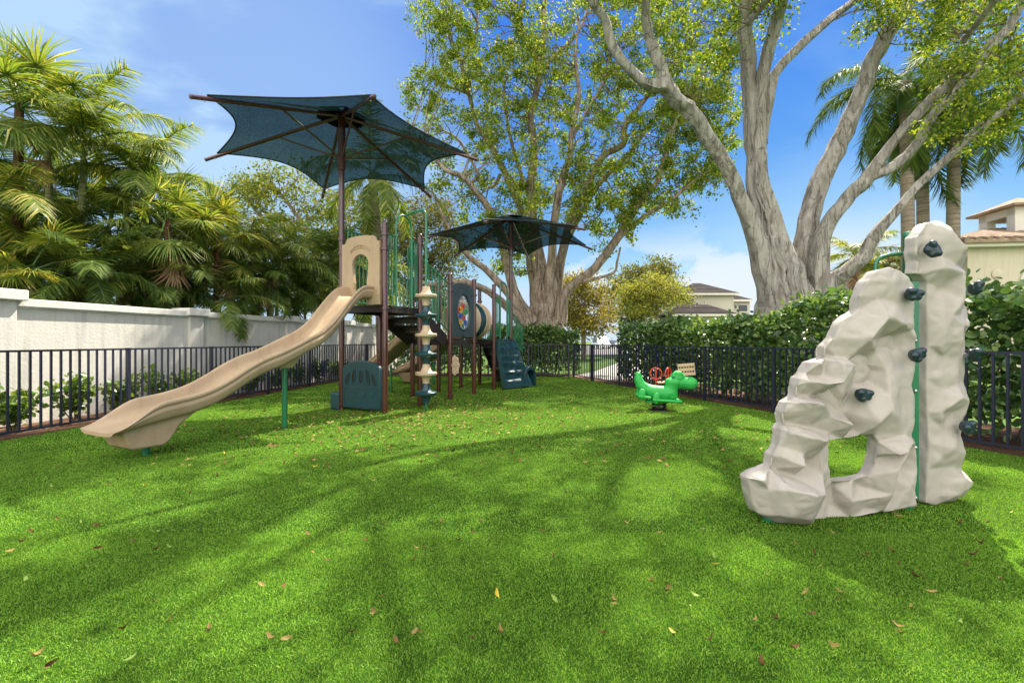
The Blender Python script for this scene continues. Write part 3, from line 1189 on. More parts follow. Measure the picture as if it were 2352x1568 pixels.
mb.tube([CP - E2 * .036 + E1 * x_ + Z3 * z_ for x_, z_ in ((-.4, .46), (.4, .46), (.4, .12), (-.4, .12))], .006, 6, closed=True)
mb.build('relief', M_teal, store)
mb = MB()
mb.box(L(.16, 1.17, .17), (.5, .22, .34), AX)
mb.build('bench', M_teal, store, smooth=False, bevel=.03, seg=3)

# activity window between the middle posts
CW = L((TT[2] + TT[3]) / 2, 0, 0)
Wt = TT[3] - TT[2] - .12
n = 48
outer, inner = [], []
for k in range(n):
    a = 2 * math.pi * k / n
    x, z = math.cos(a), math.sin(a)
    q = 1 / max(abs(x), abs(z))
    ox, oz = x * q * Wt / 2, 2.03 + z * q * .60
    if z > 0 and abs(z) >= abs(x) - 1e-6:
        oz += .10 * math.cos(ox / (Wt / 2) * math.pi / 2) ** 0.7
    outer.append((ox, oz))
    inner.append((.30 * x, 2.03 + .42 * z))
mb = MB()
mb.ringplate(outer, inner, CW, E2, Z3, E1, -.03, .035)
win = mb.build('activity_panel', M_slate, play, angle=30, bevel=.008)
mb = MB()
mb.tube([CW + E2 * (.315 * math.cos(2 * math.pi * k / 40)) + Z3 * (2.03 + .435 * math.sin(2 * math.pi * k / 40)) + E1 * .037 for k in range(40)], .016, 8, closed=True)
for k in range(10):
    a = 2 * math.pi * (k + .5) / 10
    mb.ball(CW + E2 * (.34 * math.cos(a)) + Z3 * (2.03 + .46 * math.sin(a)) + E1 * .04, .012, 8, 5)
mb.build('window_rim', M_slate, win, angle=60)
mb = MB()
for k, r_ in ((-3, .025), (-2, .038), (-1, .05), (0, .03), (1, .05), (2, .038), (3, .025)):
    a = R(90 - k * 15)
    c = CW + E2 * (.50 * math.cos(a)) + Z3 * (2.06 + .56 * math.sin(a)) + E1 * .036
    mb.tube([c + E2 * (r_ * .75 * math.cos(2 * math.pi * j / 14)) + Z3 * (r_ * math.sin(2 * math.pi * j / 14)) for j in range(14)], .009, 6, closed=True)
mb.tube([CW + E2 * .0 + Z3 * 1.47 + E1 * .03, CW + Z3 * 1.47 + E1 * .06], .03, 10)
mb.build('relief', M_slate, win, angle=60)
mb = MB()
mb.prism([(.30 * math.cos(2 * math.pi * k / 32), 2.03 + .42 * math.sin(2 * math.pi * k / 32)) for k in range(32)], CW, E2, Z3, E1, .0, .006)
mb.build('window_pane', M_clear, win, smooth=False)
FC = {'r': mat('red_flower_plastic', (.60, .07, .02), .4), 'y': mat('orange_flower_plastic', (.75, .36, .02), .4), 'b': mat('blue_flower_plastic', (.03, .09, .42), .4), 'g': mat('green_flower_plastic', (.05, .28, .10), .4)}
for x, z, c, r_ in ((-.02, 2.18, 'r', .085), (-.20, 2.09, 'r', .07), (-.12, 2.08, 'y', .095), (.15, 2.06, 'g', .08), (.04, 2.02, 'g', .07), (-.13, 1.94, 'b', .085), (.02, 1.90, 'r', .085), (-.14, 1.80, 'y', .08), (.10, 1.79, 'b', .08), (.0, 1.72, 'g', .05)):
    mb = MB()
    pts = []
    for k in range(32):
        a = 2 * math.pi * k / 32
        q = r_ * (.8 + .2 * math.cos(8 * a))
        pts.append((q * math.cos(a), q * math.sin(a)))
    mb.prism(pts, CW + E2 * x + Z3 * z, E2, Z3, E1, .010, .03)
    fl = mb.build('flower', FC[c], win, smooth=False)
    mb = MB()
    mb.lathe(CW + E2 * x + Z3 * z + E1 * .03, [(.018, 0), (.018, .006), (.008, .008)], 10, E1)
    mb.build('hub', M_spring, fl)

# round tunnel of three rings
for i, (t0, t1, m_) in enumerate(((3.44, 3.86, M_tan2), (3.87, 4.16, M_teal), (4.17, 4.48, M_tan2))):
    mb = MB()
    rings = []
    prof = [(.46, 0), (.49, .01), (.50, .04), (.48, .07), (.475, (t1 - t0) / 2), (.48, t1 - t0 - .07), (.50, t1 - t0 - .04), (.49, t1 - t0 - .01), (.46, t1 - t0), (.44, t1 - t0 - .02), (.44, .02), (.46, 0)]
    c = L(t0, .53, 1.90)
    vs = []
    for r_, h in prof:
        vs.append([c + E2 * h + E1 * (r_ * math.cos(2 * math.pi * k / 36)) + Z3 * (r_ * math.sin(2 * math.pi * k / 36)) for k in range(36)])
    mb.loft(vs, caps=False)
    mb.build('tunnel_ring', m_, play, angle=50)

# tan medallion on the lower post
CM = L(TT[2] + .08, -.07, .78)
mb = MB()
pts = []
for k in range(48):
    a = 2 * math.pi * k / 48
    q = 1 + .07 * math.cos(8 * a)
    pts.append((.125 * q * math.cos(a), .225 * q * math.sin(a)))
mdir = (E1 - E2 * .55).normalized()
mx_ = Z3.cross(mdir)
mb.prism(pts, CM, mx_, Z3, mdir, -.02, .02)
md = mb.build('medallion', M_tan2, play, smooth=True, angle=30, bevel=.008)
mb = MB()
mb.tube([CM + mx_ * (.05 * math.cos(2 * math.pi * k / 20)) + Z3 * (.05 * math.sin(2 * math.pi * k / 20)) + mdir * .022 for k in range(20)], .01, 6, closed=True)
mb.ball(CM + mdir * .025, .02, 10, 6)
for k in range(8):
    a = 2 * math.pi * k / 8
    mb.ball(CM + mx_ * (.09 * math.cos(a)) + Z3 * (.165 * math.sin(a)) + mdir * .018, (.022, .022, .022), 10, 6)
for z in (.12, -.12):
    mb.tube([CM + mx_ * (.04 * math.cos(2 * math.pi * k / 16)) + Z3 * (z + .035 * math.sin(2 * math.pi * k / 16)) + mdir * .022 for k in range(16)], .008, 6, closed=True)
mb.build('relief', M_tan2, md, angle=60)

# rock ladder in teal plastic leaning on the last deck
lad = MB()
nt_, nz_ = 14, 22
rl = random.Random(3)
g = []
for j in range(nz_ + 1):
    f = j / nz_
    row = []
    step = (f * 6) % 1
    for i in range(nt_ + 1):
        w = i / nt_
        t = TT[4] + .06 + w * 1.0
        d = (.02 + .08 * w) * (1 - f) + (.30 + .36 * w) * f
        bulge = .07 * (1 - step) ** 1.5 + rl.uniform(-.022, .03)
        if i in (0, nt_):
            bulge = .06
        if f > .84:
            bulge = .07
        row.append(L(t, -d - bulge, 1.40 - 1.36 * f))
    g.append(row)
lad.loft(g, closed=False, caps=False)
back = [[L(TT[4] + .06 + i / nt_ * 1.0, -((.02 + .08 * i / nt_) * (1 - j / nz_) + (.30 + .36 * i / nt_) * j / nz_) + .06, 1.40 - 1.36 * j / nz_) for i in range(nt_ + 1)] for j in range(nz_ + 1)]
edge = lambda q: [q[0][i] for i in range(nt_ + 1)] + [q[j][nt_] for j in range(1, nz_ + 1)] + [q[nz_][i] for i in range(nt_ - 1, -1, -1)] + [q[j][0] for j in range(nz_ - 1, 0, -1)]
lad.loft([edge(g), edge(back)], caps=False)
lad.loft(back, closed=False, caps=False)
ladder = lad.build('rock_ladder', M_teal, play, angle=25)
mb = MB()     # crawl arch beside its foot
ro, ri = [], []
for k in range(15):
    a = math.pi * k / 14
    ro.append((.30 * math.cos(a), .30 + .30 * math.sin(a)))
    ri.append((.22 * math.cos(a), .28 + .22 * math.sin(a)))
poly = [(.30, .02)] + ro + [(-.30, .02), (-.22, .02)] + ri[::-1] + [(.22, .02)]
adir = Vector((.80, -.60, 0))
aside = Z3.cross(adir)
mb.prism(poly, L(TT[5] - .02, -.56, 0), aside, Z3, adir, -.36, .10)
mb.prism([(.29, .03)] + [(x * .97, z * .97) for x, z in ro] + [(-.29, .03)], L(TT[5] - .02, -.56, 0), aside, Z3, adir, -.36, -.33)
mb.build('crawl_arch', M_teal, ladder, angle=30, bevel=.015)

# two tan slides leaving the back of the row, with wood-grain sides


def back_slide(t, s_end, z_mid, legs):
    Lq = s_end - SB
    pth = catmull([(-.02, 1.72), (.2, 1.70), (Lq * .25, 1.5), (Lq * .45, 1.16), (Lq * .62, .88), (Lq * .78, .66), (Lq * .9, .57), (Lq, .53)], 4)

    def wk2(q):
        f = max(0, min(1, (q - Lq * .86) / (Lq * .14)))
        return 1 - .85 * f, 1
    o = slide_mesh(pth, L(t, SB, 0), -E1, -E2, wk2, 1.1).build('slide', M_tan, play, angle=60)
    mb = MB()
    for side in (1, -1):
        for zo, amp in ((-.05, .012), (-.12, .02), (-.19, .012)):
            pts = []
            for i, (q, z) in enumerate(pth[4:-4]):
                pts.append(L(t, SB + q, z + zo + amp * math.sin(q * 7 + zo * 40)) - E2 * side * (.355))
            mb.tube(pts, .008, 5)
    mb.build('wood_grain', M_tan, o)
    for s, zt in legs:
        mb = MB()
        mb.tube([L(t - .1, s, -.05), L(t - .1, s, zt)], .032, 12)
        mb.build('support_leg', M_green, o)
    mb = MB()
    secs = []
    for z, a, w in ((.36, .34, .26), (.2, .2, .2), (.05, .14, .16)):
        secs.append([L(t - w, s_end - .5 - a, z), L(t + w, s_end - .5 - a, z), L(t + w, s_end - .5 + a, z), L(t - w, s_end - .5 + a, z)])
    mb.loft(secs)
    mb.build('pedestal', M_tan, o, bevel=.02)


back_slide(2.82, 3.45, .8, [(2.08, .72)])
back_slide(5.08, 3.75, .8, [(2.3, .72)])
for t in (2.82, 5.08):
    mb = MB()
    mb.prism([(-.3, 1.4), (.3, 1.4), (.3, 2.45), (.2, 2.6), (-.2, 2.6), (-.3, 2.45), (-.3, 1.5), (-.2, 1.5), (-.2, 2.3), (0, 2.45), (.2, 2.3), (.2, 1.5), (-.3, 1.45)][:6] + [(-.3, 1.4), (-.2, 1.4), (-.2, 2.3), (0, 2.42), (.2, 2.3), (.2, 1.4)][1:0], L(t, SB, 0), E2, Z3, -E1, -.02, .02)
    # a low kick board only; the slide mouth stays open above it
    mb = MB()
    mb.box(L(t, SB, 1.44), (.6, .04, .12), AX)
    mb.build('slide_sill', M_tan, play, smooth=False, bevel=.01)

# ------------------------------------------------------------------ shade umbrellas


def umbrella(base, zh, ze, Rr, rot, label, zc, sag=.16):
    base = Vector(base)
    u = thing('shade_umbrella', label, 'shade umbrella', base)
    mb = MB()
    mb.lathe(base, [(.054, -.05), (.054, zc - .22)], 18)
    mb.build('pole', M_post, u)
    mb = MB()
    mb.lathe(base, [(.054, zc - .26), (.072, zc - .25), (.072, zh - .12), (.06, zh - .06), (.03, zh - .04)], 18)
    hub = mb.build('hub_sleeve', M_post, u)
    tips = []
    for k in range(6):
        a = rot + k * math.pi / 3
        d = Vector((math.cos(a), math.sin(a), 0))
        p0 = base + Z3 * (zh - .14) + d * .05
        p1 = base + Z3 * ze + d * Rr
        mb = MB()
        mb.tube([p0, p1], .034, 12)
        arm = mb.build('arm', M_post, u)
        mb = MB()
        ad = (p1 - p0).normalized()
        mb.lathe(p1 - ad * .01, [(.036, 0), (.036, .02), (.022, .028)], 12, ad)
        mb.build('end_cap', M_post, arm)
        for f in (.93, .45):
            mb = MB()
            mb.ball(p0.lerp(p1, f) - Z3 * .036, .014, 8, 5)
            mb.build('bolt', M_steel, arm)
        mb = MB()
        pm = p0.lerp(p1, .45) - Z3 * .03
        mb.tube([base + Z3 * zc + d * .07, pm], .018, 8)
        mb.ball(pm, .026, 8, 6)
        mb.build('strut', M_post, u)
        tips.append(p0.lerp(p1, .915) + Z3 * .055)
    apex = base + Z3 * (zh + .0)
    mb, hem = MB(), MB()
    n, m = 14, 10
    for k in range(6):
        a, b = tips[k], tips[(k + 1) % 6]
        edge_ = []
        for i in range(n + 1):
            w = i / n
            e = a.lerp(b, w)
            q = 4 * w * (1 - w)
            e = e + (apex - e) * (sag * q)
            edge_.append(e)
        rows = []
        for j in range(m + 1):
            f = j / m
            row = []
            for i in range(n + 1):
                w = i / n
                p = apex.lerp(edge_[i], f)
                p = p - Z3 * (.10 * math.sin(math.pi * f) * (4 * w * (1 - w)))
                row.append(p)
            rows.append(row)
        mb.loft(rows, closed=False, caps=False)
        hem.tube(edge_, .013, 6)
    cn = mb.build('canopy', M_cloth, u, angle=60)
    hem.build('hem', M_hem, cn)
    mb = MB()
    ring0 = [apex + Vector((math.cos(rot + k * math.pi / 3), math.sin(rot + k * math.pi / 3), 0)) * .5 - Z3 * .22 for k in range(6)]
    ring1 = [apex + Vector((math.cos(rot + k * math.pi / 3), math.sin(rot + k * math.pi / 3), 0)) * .05 + Z3 * .02 for k in range(6)]
    ring0 = [p + Z3 * .06 for p in ring0]
    mb.loft([ring0, ring1], caps=False)
    mb.build('top_patch', M_hem, cn)
    for z in (3.05, 3.32, .5, .12):
        if zh > 5.5:
            ringclamp(base, z, u)
    return u


umbrella(L(0, SB, 0), 5.86, 4.88, 2.65, R(-60), 'nearer and larger teal shade umbrella above the high tan slide', 4.92)
umbrella(L(TT[5], 0, 0), 5.14, 4.22, 2.66, R(-104), 'farther and lower teal shade umbrella above the rock ladder', 4.16)

# ------------------------------------------------------------------ spring riders


def remesh(o, vox, smooth=6):
    r = o.modifiers.new('fuse', 'REMESH')
    r.mode = 'VOXEL'
    r.voxel_size = vox
    r.use_smooth_shade = True
    s = o.modifiers.new('soften', 'SMOOTH')
    s.factor, s.iterations = 0.5, smooth


RB = Vector((2.83, 8.82, 0))
ra = R(-8)
RX = Vector((math.cos(ra), math.sin(ra), 0))
RY = Vector((-math.sin(ra), math.cos(ra), 0))
K8 = .000842


def rp(zx, zy, y=0.0):
    return RB + RX * ((zx - 850) * K8) + RY * y + Z3 * ((1350 - zy) * K8)


rider = thing('spring_rider', 'bright green animal shaped spring rider with a blunt snout facing right', 'spring rider', RB)
mb = MB()
axr = (RX, RY, Z3)
spine = [((400, 535), .060), ((408, 640), .085), ((455, 760), .10), ((560, 860), .12), ((700, 920), .135), ((870, 950), .145), ((1030, 960), .15), ((1140, 950), .14), ((1150, 1060), .12)]
pts = [rp(*p) for p, _ in spine]
mb.tube(pts, [r for _, r in spine], 18)
mb.ball(pts[0], .062, 16, 10)
mb.ball(rp(1135, 960), (.13, .13, .15), 16, 10)
mb.tube([rp(1130, 980), rp(1140, 820), rp(1200, 690)], [.135, .125, .14], 18)
mb.ball(rp(1190, 700), (.165, .145, .105), 18, 12, axr)       # jowl
mb.ball(rp(1290, 590), (.135, .125, .125), 18, 12, axr)       # skull
for y in (-.075, .075):
    mb.ball(rp(1290, 505, y), (.075, .045, .062), 14, 9, axr)  # brow
mb.tube([rp(1330, 690), rp(1480, 720), rp(1600, 715)], [.125, .115, .112], 18)
mb.ball(rp(1600, 715), (.105, .115, .112), 18, 12, axr)       # snout
mb.ball(rp(1570, 640), (.075, .10, .06), 14, 9, axr)          # nose
mb.ball(rp(1560, 810), (.12, .10, .04), 16, 9, axr)           # lower jaw
body = mb.build('body', M_rider, rider)
remesh(body, .012, 8)
mb = MB()
for y in (-.145, .145):
    mb.tube([rp(1410, 800, y * .72), rp(1500, 806, y * .80), rp(1600, 802, y * .74), rp(1680, 792, y * .45)], .005, 5)
    mb.tube([rp(480, 700, y * .45), rp(520, 740, y * .62), rp(580, 762, y * .72), rp(640, 766, y * .7)], .004, 5)
    mb.tube([rp(780, 790, y * .70), rp(820, 818, y * .84), rp(870, 830, y * .88), rp(930, 818, y * .84)], .004, 5)
mb.build('seam', mat('deep_green_line', (.008, .15, .03), .5), body)
mb = MB()
for y in (-1, 1):
    mb.ball(rp(1155, 570, y * .118), (.022, .012, .026), 10, 7, axr)
    mb.ball(rp(1500, 600, y * .055), (.012, .012, .008), 8, 6, axr)
mb.build('eye', mat('dark_green_eye', (.01, .12, .03), .4), body)  # small beads in a darker green than the body
for (x0, z0, x1, z1) in ((370, 1005, 670, 1040), (690, 1085, 1335, 1115)):
    mb = MB()
    c0, c1 = rp(x0, z0), rp(x1, z1)
    mb.bar(c0, c1, .44, .05)
    mb.build('foot_rest', M_rider, rider, smooth=True, angle=30, bevel=.022, seg=3)
for x0, z0 in ((455, 930), (770, 1010)):
    for y in (-.17, .17):
        mb = MB()
        mb.ball(rp(x0 + 10, z0 + 40, y), (.072, .045, .115), 14, 9, axr)
        kn = mb.build('knee_guard', M_rider, rider)
mb = MB()
mb.box(rp(820, 1140), (.42, .2, .05), axr)
mb.build('belly_plate', M_rider, rider, smooth=False, bevel=.015)
mb = MB()
coil = [RB + RX * .02 + Vector((.125 * math.cos(a), .125 * math.sin(a), .03 + .15 * a / (2 * math.pi * 2.6))) for a in [2 * math.pi * 2.6 * k / 60 for k in range(61)]]
mb.tube(coil, .017, 8)
mb.box(RB + RX * .02 + Z3 * .012, (.32, .32, .024))
mb.build('spring', M_spring, rider)

# second rider behind it: two tan slatted seats with red ring handles
SR = Vector((3.52, 10.25, 0))
see = thing('spring_seesaw', 'small spring seesaw with tan slatted seats and red ring handles behind the green rider', 'spring rider', SR)
mb = MB()
coil = [SR + Vector((.1 * math.cos(a), .1 * math.sin(a), .02 + .20 * a / (2 * math.pi * 3))) for a in [2 * math.pi * 3 * k / 60 for k in range(61)]]
mb.tube(coil, .015, 8)
mb.build('spring', M_spring, see)
mb = MB()
mb.bar(SR + Vector((-.42, -.02, .27)), SR + Vector((.5, .02, .27)), .07, .06)
for sx in (-1, 1):
    mb.tube([SR + Vector((.13 * sx, 0, .27)), SR + Vector((.15 * sx, 0, .5))], .02, 8)
mb.build('beam', M_spring, see)


def slat_seat(c, a, b, nrm, w, h, nslot, label=None):
    mb = MB()
    for k in (-1, 0, 1):
        mb.box(c + b * (k * h * .38), (w, h * .24, .02), (a, b, nrm))
    for k in range(nslot + 1):
        mb.box(c + a * (w * (k / nslot - .5) * .94), (w * .055, h * .96, .015), (a, b, nrm))
    return mb


tiltb = (Vector((-.28, .1, 1))).normalized()
aa = Vector((1, -.25, .1)).normalized()
nn = aa.cross(tiltb).normalized()
slat_seat(SR + Vector((.40, -.02, .70)), aa, nn.cross(aa), nn, .36, .27, 6).build('seat_back', M_seat, see, smooth=False, bevel=.004)
slat_seat(SR + Vector((.30, 0, .42)), aa, Vector((.2, 1, 0)).normalized(), Z3, .30, .34, 5).build('seat', M_seat, see, smooth=False, bevel=.004)
slat_seat(SR + Vector((-.12, -.02, .42)), aa, Vector((.2, 1, 0)).normalized(), Z3, .26, .34, 5).build('seat', M_seat, see, smooth=False, bevel=.004)
for px, zx_ in ((-.28, .125), (.0, .11)):
    c = SR + Vector((px, 0, .61))
    ha = Vector((1, -.3, 0)).normalized() if px < -.1 else Vector((.75, .65, 0)).normalized()
    mb = MB()
    mb.tube([c + ha * (.125 * math.cos(2 * math.pi * k / 28)) + Z3 * (.128 * math.sin(2 * math.pi * k / 28)) for k in range(28)], .015, 8, closed=True)
    mb.tube([c + Z3 * .12, c - Z3 * .33], .017, 8)
    mb.build('ring_handle', M_red, see)

# ------------------------------------------------------------------ rock climber
CL = Vector((3.09, 3.55, 0))
climb = thing('rock_climber', 'pale moulded rock climbing wall with dark hand holds and green posts', 'climbing wall', CL)


def pla(u, v, X0, Y0, k):
    """point of the upright plane Y = Y0 + k (X - X0) seen at (u, v)"""
    r = (u - 1176) / FPX
    Y = (Y0 - k * X0) / (1 - k * r)
    return Vector((r * Y, Y, CAM_H + (782 - v) * Y / FPX))


def rockpanel(outline, hole, inner, plane, front0, back0, bfac, name, crease=.45, dscale=1.0):
    nrm = Vector((plane[2], -1, 0)).normalized()          # towards the lens
    ax = Vector((1, plane[2], 0)).normalized()
    o0 = Vector((plane[0], plane[1], 0))
    def to2(p):
        q = pla(p[0], p[1], *plane) - o0
        return Vector((q.dot(ax), q.z))
    vs = [to2(p) for p in outline]
    no = len(vs)
    eds = [(i, (i + 1) % no) for i in range(no)]
    nh = 0
    if hole:
        hv = [to2(p) for p in hole]
        nh = len(hv)
        eds += [(no + i, no + (i + 1) % nh) for i in range(nh)]
        vs += hv
    dep = [front0] * (no + nh)
    for p in inner:
        vs.append(to2(p))
        dep.append(p[2] * dscale - .05)
    V, E, F, ov, oe, of = delaunay_2d_cdt(vs, eds, [], 0, 1e-5)

    def inpoly(q, poly):
        c = False
        m = len(poly)
        for i in range(m):
            a, b = poly[i], poly[(i + 1) % m]
            if (a.y > q.y) != (b.y > q.y) and q.x < (b.x - a.x) * (q.y - a.y) / (b.y - a.y) + a.x:
                c = not c
        return c
    po, ph = vs[:no], vs[no:no + nh]
    D, bnd = [], []
    for i, src in enumerate(ov):
        D.append(dep[src[0]] if src else 0.0)
        bnd.append(bool(src) and src[0] < no + nh)
    faces = []
    for f in F:
        c = sum((V[i] for i in f), Vector((0, 0))) / len(f)
        if inpoly(c, po) and not (nh and inpoly(c, ph)):
            faces.append(f)
    mb = MB()
    P = lambda q, d: o0 + ax * q.x + Z3 * q.y + nrm * d
    n = len(V)
    vsf = [P(V[i], D[i]) for i in range(n)]
    vsb = [P(V[i], back0 if bnd[i] else back0 - (D[i] - front0) * bfac) for i in range(n)]
    fs = [tuple(f) for f in faces] + [tuple(reversed([i + n for i in f])) for f in faces]
    cnt = {}
    for f in faces:
        for i in range(len(f)):
            e = (f[i], f[(i + 1) % len(f)])
            cnt[e] = 1
    for (a, b) in list(cnt):
        if (b, a) not in cnt:
            fs.append((b, a, a + n, b + n))
    used = sorted({i for f in fs for i in f})
    re = {k: j for j, k in enumerate(used)}
    allv = vsf + vsb
    mb._add([allv[i] for i in used], [tuple(re[i] for i in f) for f in fs])
    o = mb.build(name, M_rock, climb, angle=180)
    me = o.data
    s = o.modifiers.new('facets', 'SUBSURF')
    s.subdivision_type = 'SIMPLE'
    s.levels = s.render_levels = 3
    q = o.modifiers.new('soften', 'SMOOTH')
    q.factor, q.iterations = 0.5, 3
    for nm, basis, sc_, st in (('chips', 'VORONOI_F2_F1', 0.11, .016), ('lumps', 'IMPROVED_PERLIN', 0.30, .016)):
        tx = bpy.data.textures.new(nm, 'CLOUDS')
        tx.noise_basis, tx.noise_scale, tx.noise_depth = basis, sc_, 0
        dm = o.modifiers.new(nm, 'DISPLACE')
        dm.texture, dm.strength, dm.mid_level = tx, st, .5
    return o


Z8 = lambda pts: [(1709 + p[0] * .3898, 611.5 + p[1] * .3898) + tuple(p[2:]) for p in pts]
out1 = [(870, 0), (940, 20), (1000, 70), (1035, 140), (1032, 260), (1020, 330), (1030, 430), (1035, 600), (1010, 700), (1035, 820), (1030, 900), (1010, 1000), (1035, 1050), (1045, 1200),
        (1030, 1330), (1040, 1420), (900, 1450), (830, 1450), (740, 1472), (640, 1490), (620, 1512), (500, 1530), (420, 1530), (320, 1552), (200, 1520), (80, 1460), (50, 1370), (25, 1250), (60, 1222),
        (170, 1180), (180, 1110), (215, 1060), (225, 962), (250, 932), (240, 860), (260, 800), (320, 765), (325, 700), (340, 660), (380, 625), (410, 560), (490, 540), (495, 470), (540, 420), (590, 320),
        (690, 250), (695, 170), (740, 80), (800, 20)]
hol1 = [(512, 1030), (600, 1020), (700, 1000), (775, 996), (802, 1035), (797, 1110), (782, 1175), (742, 1238), (650, 1262), (530, 1272), (516, 1190), (520, 1110)]
inn1 = [(860, 90, .04), (910, 220, .03), (800, 190, .02), (725, 245, .0), (810, 300, .075), (910, 345, .065), (1000, 380, .02), (920, 420, -.05), (860, 430, -.03), (750, 300, .04), (720, 430, .06),
        (640, 560, .05), (740, 570, -.06), (820, 510, .0), (780, 640, -.07), (850, 600, .03), (950, 640, .02), (830, 760, .06), (920, 780, .03), (590, 590, .07), (680, 610, .01), (560, 700, -.01),
        (530, 650, .085), (410, 680, .05), (520, 770, -.05), (620, 750, .0), (700, 700, -.02), (470, 830, .06), (410, 965, .10), (345, 845, .06), (500, 880, .04), (590, 920, .09), (740, 905, .09),
        (825, 840, .08), (950, 990, .03), (640, 860, -.03), (520, 985, .01), (660, 960, -.03), (340, 1000, .10), (262, 962, .02), (320, 1090, .065), (300, 1160, .10), (215, 1225, .05), (310, 1262, .07),
        (450, 1218, .05), (490, 1255, .02), (400, 1180, -.01), (450, 1100, .03), (200, 1340, .13), (300, 1345, .15), (390, 1340, .11), (330, 1460, .11), (200, 1440, .11), (110, 1300, .07), (480, 1400, .0),
        (580, 1420, -.03), (420, 1290, .04), (570, 1305, -.03), (620, 1375, .05), (840, 1330, .07), (725, 1305, -.02), (720, 1372, .03), (740, 1430, .01), (845, 1180, .09), (830, 1085, .11),
        (900, 1080, .09), (940, 1025, .08), (1000, 1015, .02), (900, 1250, .0), (960, 1180, -.03), (985, 1300, .03), (880, 1390, .01), (815, 1130, .0), (180, 1260, .02), (120, 1400, .06)]
led1 = [(500, 525, -.01), (580, 535, .0), (640, 545, .01), (430, 566, .06), (520, 562, .09), (600, 578, .085), (400, 645, .0), (470, 650, .02), (365, 673, .06), (440, 684, .10), (522, 674, .10),
        (342, 763, .0), (400, 768, .01), (292, 800, .05), (350, 792, .08), (412, 802, .09), (264, 925, -.01), (330, 940, .0), (400, 955, .01), (255, 968, .06), (330, 987, .11), (415, 1006, .11),
        (195, 1205, .0), (300, 1237, .02), (70, 1244, .08), (190, 1272, .14), (300, 1292, .16), (390, 1302, .12)]
inn1 = [p for p in inn1 if all((p[0] - q[0]) ** 2 + (p[1] - q[1]) ** 2 > 34 ** 2 for q in led1)] + led1
PL1 = (1.89, 3.36, .13)
rockpanel(Z8(out1), Z8(hol1), Z8(inn1), PL1, -.02, -.12, .3, 'rock_panel', .8, 1.7)
Z1 = lambda pts: [(1685.6 + p[0] * .5, 470.4 + p[1] * .5) + tuple(p[2:]) for p in pts]
out2 = [(908, 350), (880, 318), (858, 312), (866, 250), (858, 215), (862, 140), (880, 118), (910, 75), (960, 62), (1010, 85), (1045, 150), (1060, 205), (1075, 230), (1070, 290), (1082, 330), (1068, 440),
        (1095, 480), (1088, 560), (1085, 680), (1080, 830), (1088, 900), (1072, 1000), (1062, 1100), (1065, 1220), (1098, 1260), (1090, 1340), (1030, 1368), (945, 1387), (902, 1378), (908, 1220), (915, 1100),
        (908, 960), (905, 800), (908, 650), (906, 500)]
inn2 = [(890, 165, .02), (960, 130, .12), (1010, 160, .08), (940, 235, .07), (875, 240, -.02), (1000, 205, .15), (1050, 232, .08), (990, 280, .09), (930, 290, .12), (1000, 320, .14), (965, 390, .02),
        (935, 420, .04), (1000, 440, .14), (960, 510, .12), (1030, 500, .07), (940, 575, .10), (1005, 555, .13), (1050, 560, .10), (935, 650, .08), (1000, 615, .13), (1050, 590, .06), (960, 700, .05),
        (1010, 715, .09), (950, 790, .06), (1010, 830, .08), (960, 850, .05), (1045, 800, .05), (935, 950, .08), (990, 880, .14), (1040, 900, .12), (1000, 960, .04), (960, 1040, .05), (1030, 1010, .06),
        (970, 1110, .12), (1035, 1140, .10), (945, 1150, .07), (1000, 1200, .06), (960, 1290, .06), (1030, 1250, .12), (1070, 1265, .10), (1010, 1320, .10), (940, 1340, .05)]
PL2 = (3.13, 3.60, .30)
rockpanel(Z1(out2), None, Z1(inn2), PL2, -.03, -.13, .3, 'rock_panel', .8, 1.05)


def hold(p, nrm, size, ang):
    nrm = nrm.normalized()
    a = nrm.cross(Z3).normalized()
    b = a.cross(nrm)
    ca, sa = math.cos(ang), math.sin(ang)
    a, b = a * ca + b * sa, b * ca - a * sa
    mb = MB()
    mb.lathe(p - nrm * .02, [(size * .55, 0), (size * .6, size * .5)], 14, nrm)
    mb.ball(p + nrm * size * .25, (size * .86, size * .66, size * .42), 14, 9, (a, b, nrm))
    for k, (da, db, r_) in enumerate(((.52, .20, .44), (-.50, .24, .40), (.16, -.40, .40), (-.42, -.22, .38), (.1, .30, .34))):
        mb.ball(p + a * (da * size) + b * (db * size) + nrm * size * (.42 if k < 2 else .3), (r_ * size, r_ * size * .85, r_ * size), 12, 8, (a, b, nrm))
    o = mb.build('hand_hold', M_hold, climb)
    remesh(o, size * .085, 5)
    mb = MB()
    for da, db in ((.30, .05), (-.28, -.02)):
        mb.lathe(p + a * (da * size) + b * (db * size) + nrm * size * .50, [(size * .15, 0), (size * .15, size * .08)], 10, nrm)
    mb.build('finger_hole', M_spring, o)
    return o


n1 = Vector((PL1[2], -1, 0)).normalized()
n2 = Vector((PL2[2], -1, 0)).normalized()
for (zx, zy), d, an in (((968, 168), .05, .2), ((980, 520), .06, -.4), ((695, 755), .02, .1)):
    u, v = Z8([(zx, zy)])[0]
    hold(pla(u, v, *PL1) + n1 * (d - .03), n1, .078, an)
for (zx, zy), d, an, nn_ in (((890, 212), .03, 1.2, (n2 - Vector((.9, 0, 0)))), ((1082, 385), .02, .5, (n2 + Vector((1.2, .3, 0)))), ((1072, 685), .03, .2, (n2 + Vector((.6, .2, 0)))), ((1100, 720), -.10, .9, (n2 + Vector((1.5, .6, 0)))),
                             ((1012, 1010), .07, -.3, n2)):
    u, v = Z1([(zx, zy)])[0]
    hold(pla(u, v, *PL2) + n2 * d, nn_, .078, an)
mb = MB()
gp = pla(2112, 1185, *PL1) + Vector((.02, .16, 0))
gp.z = 0
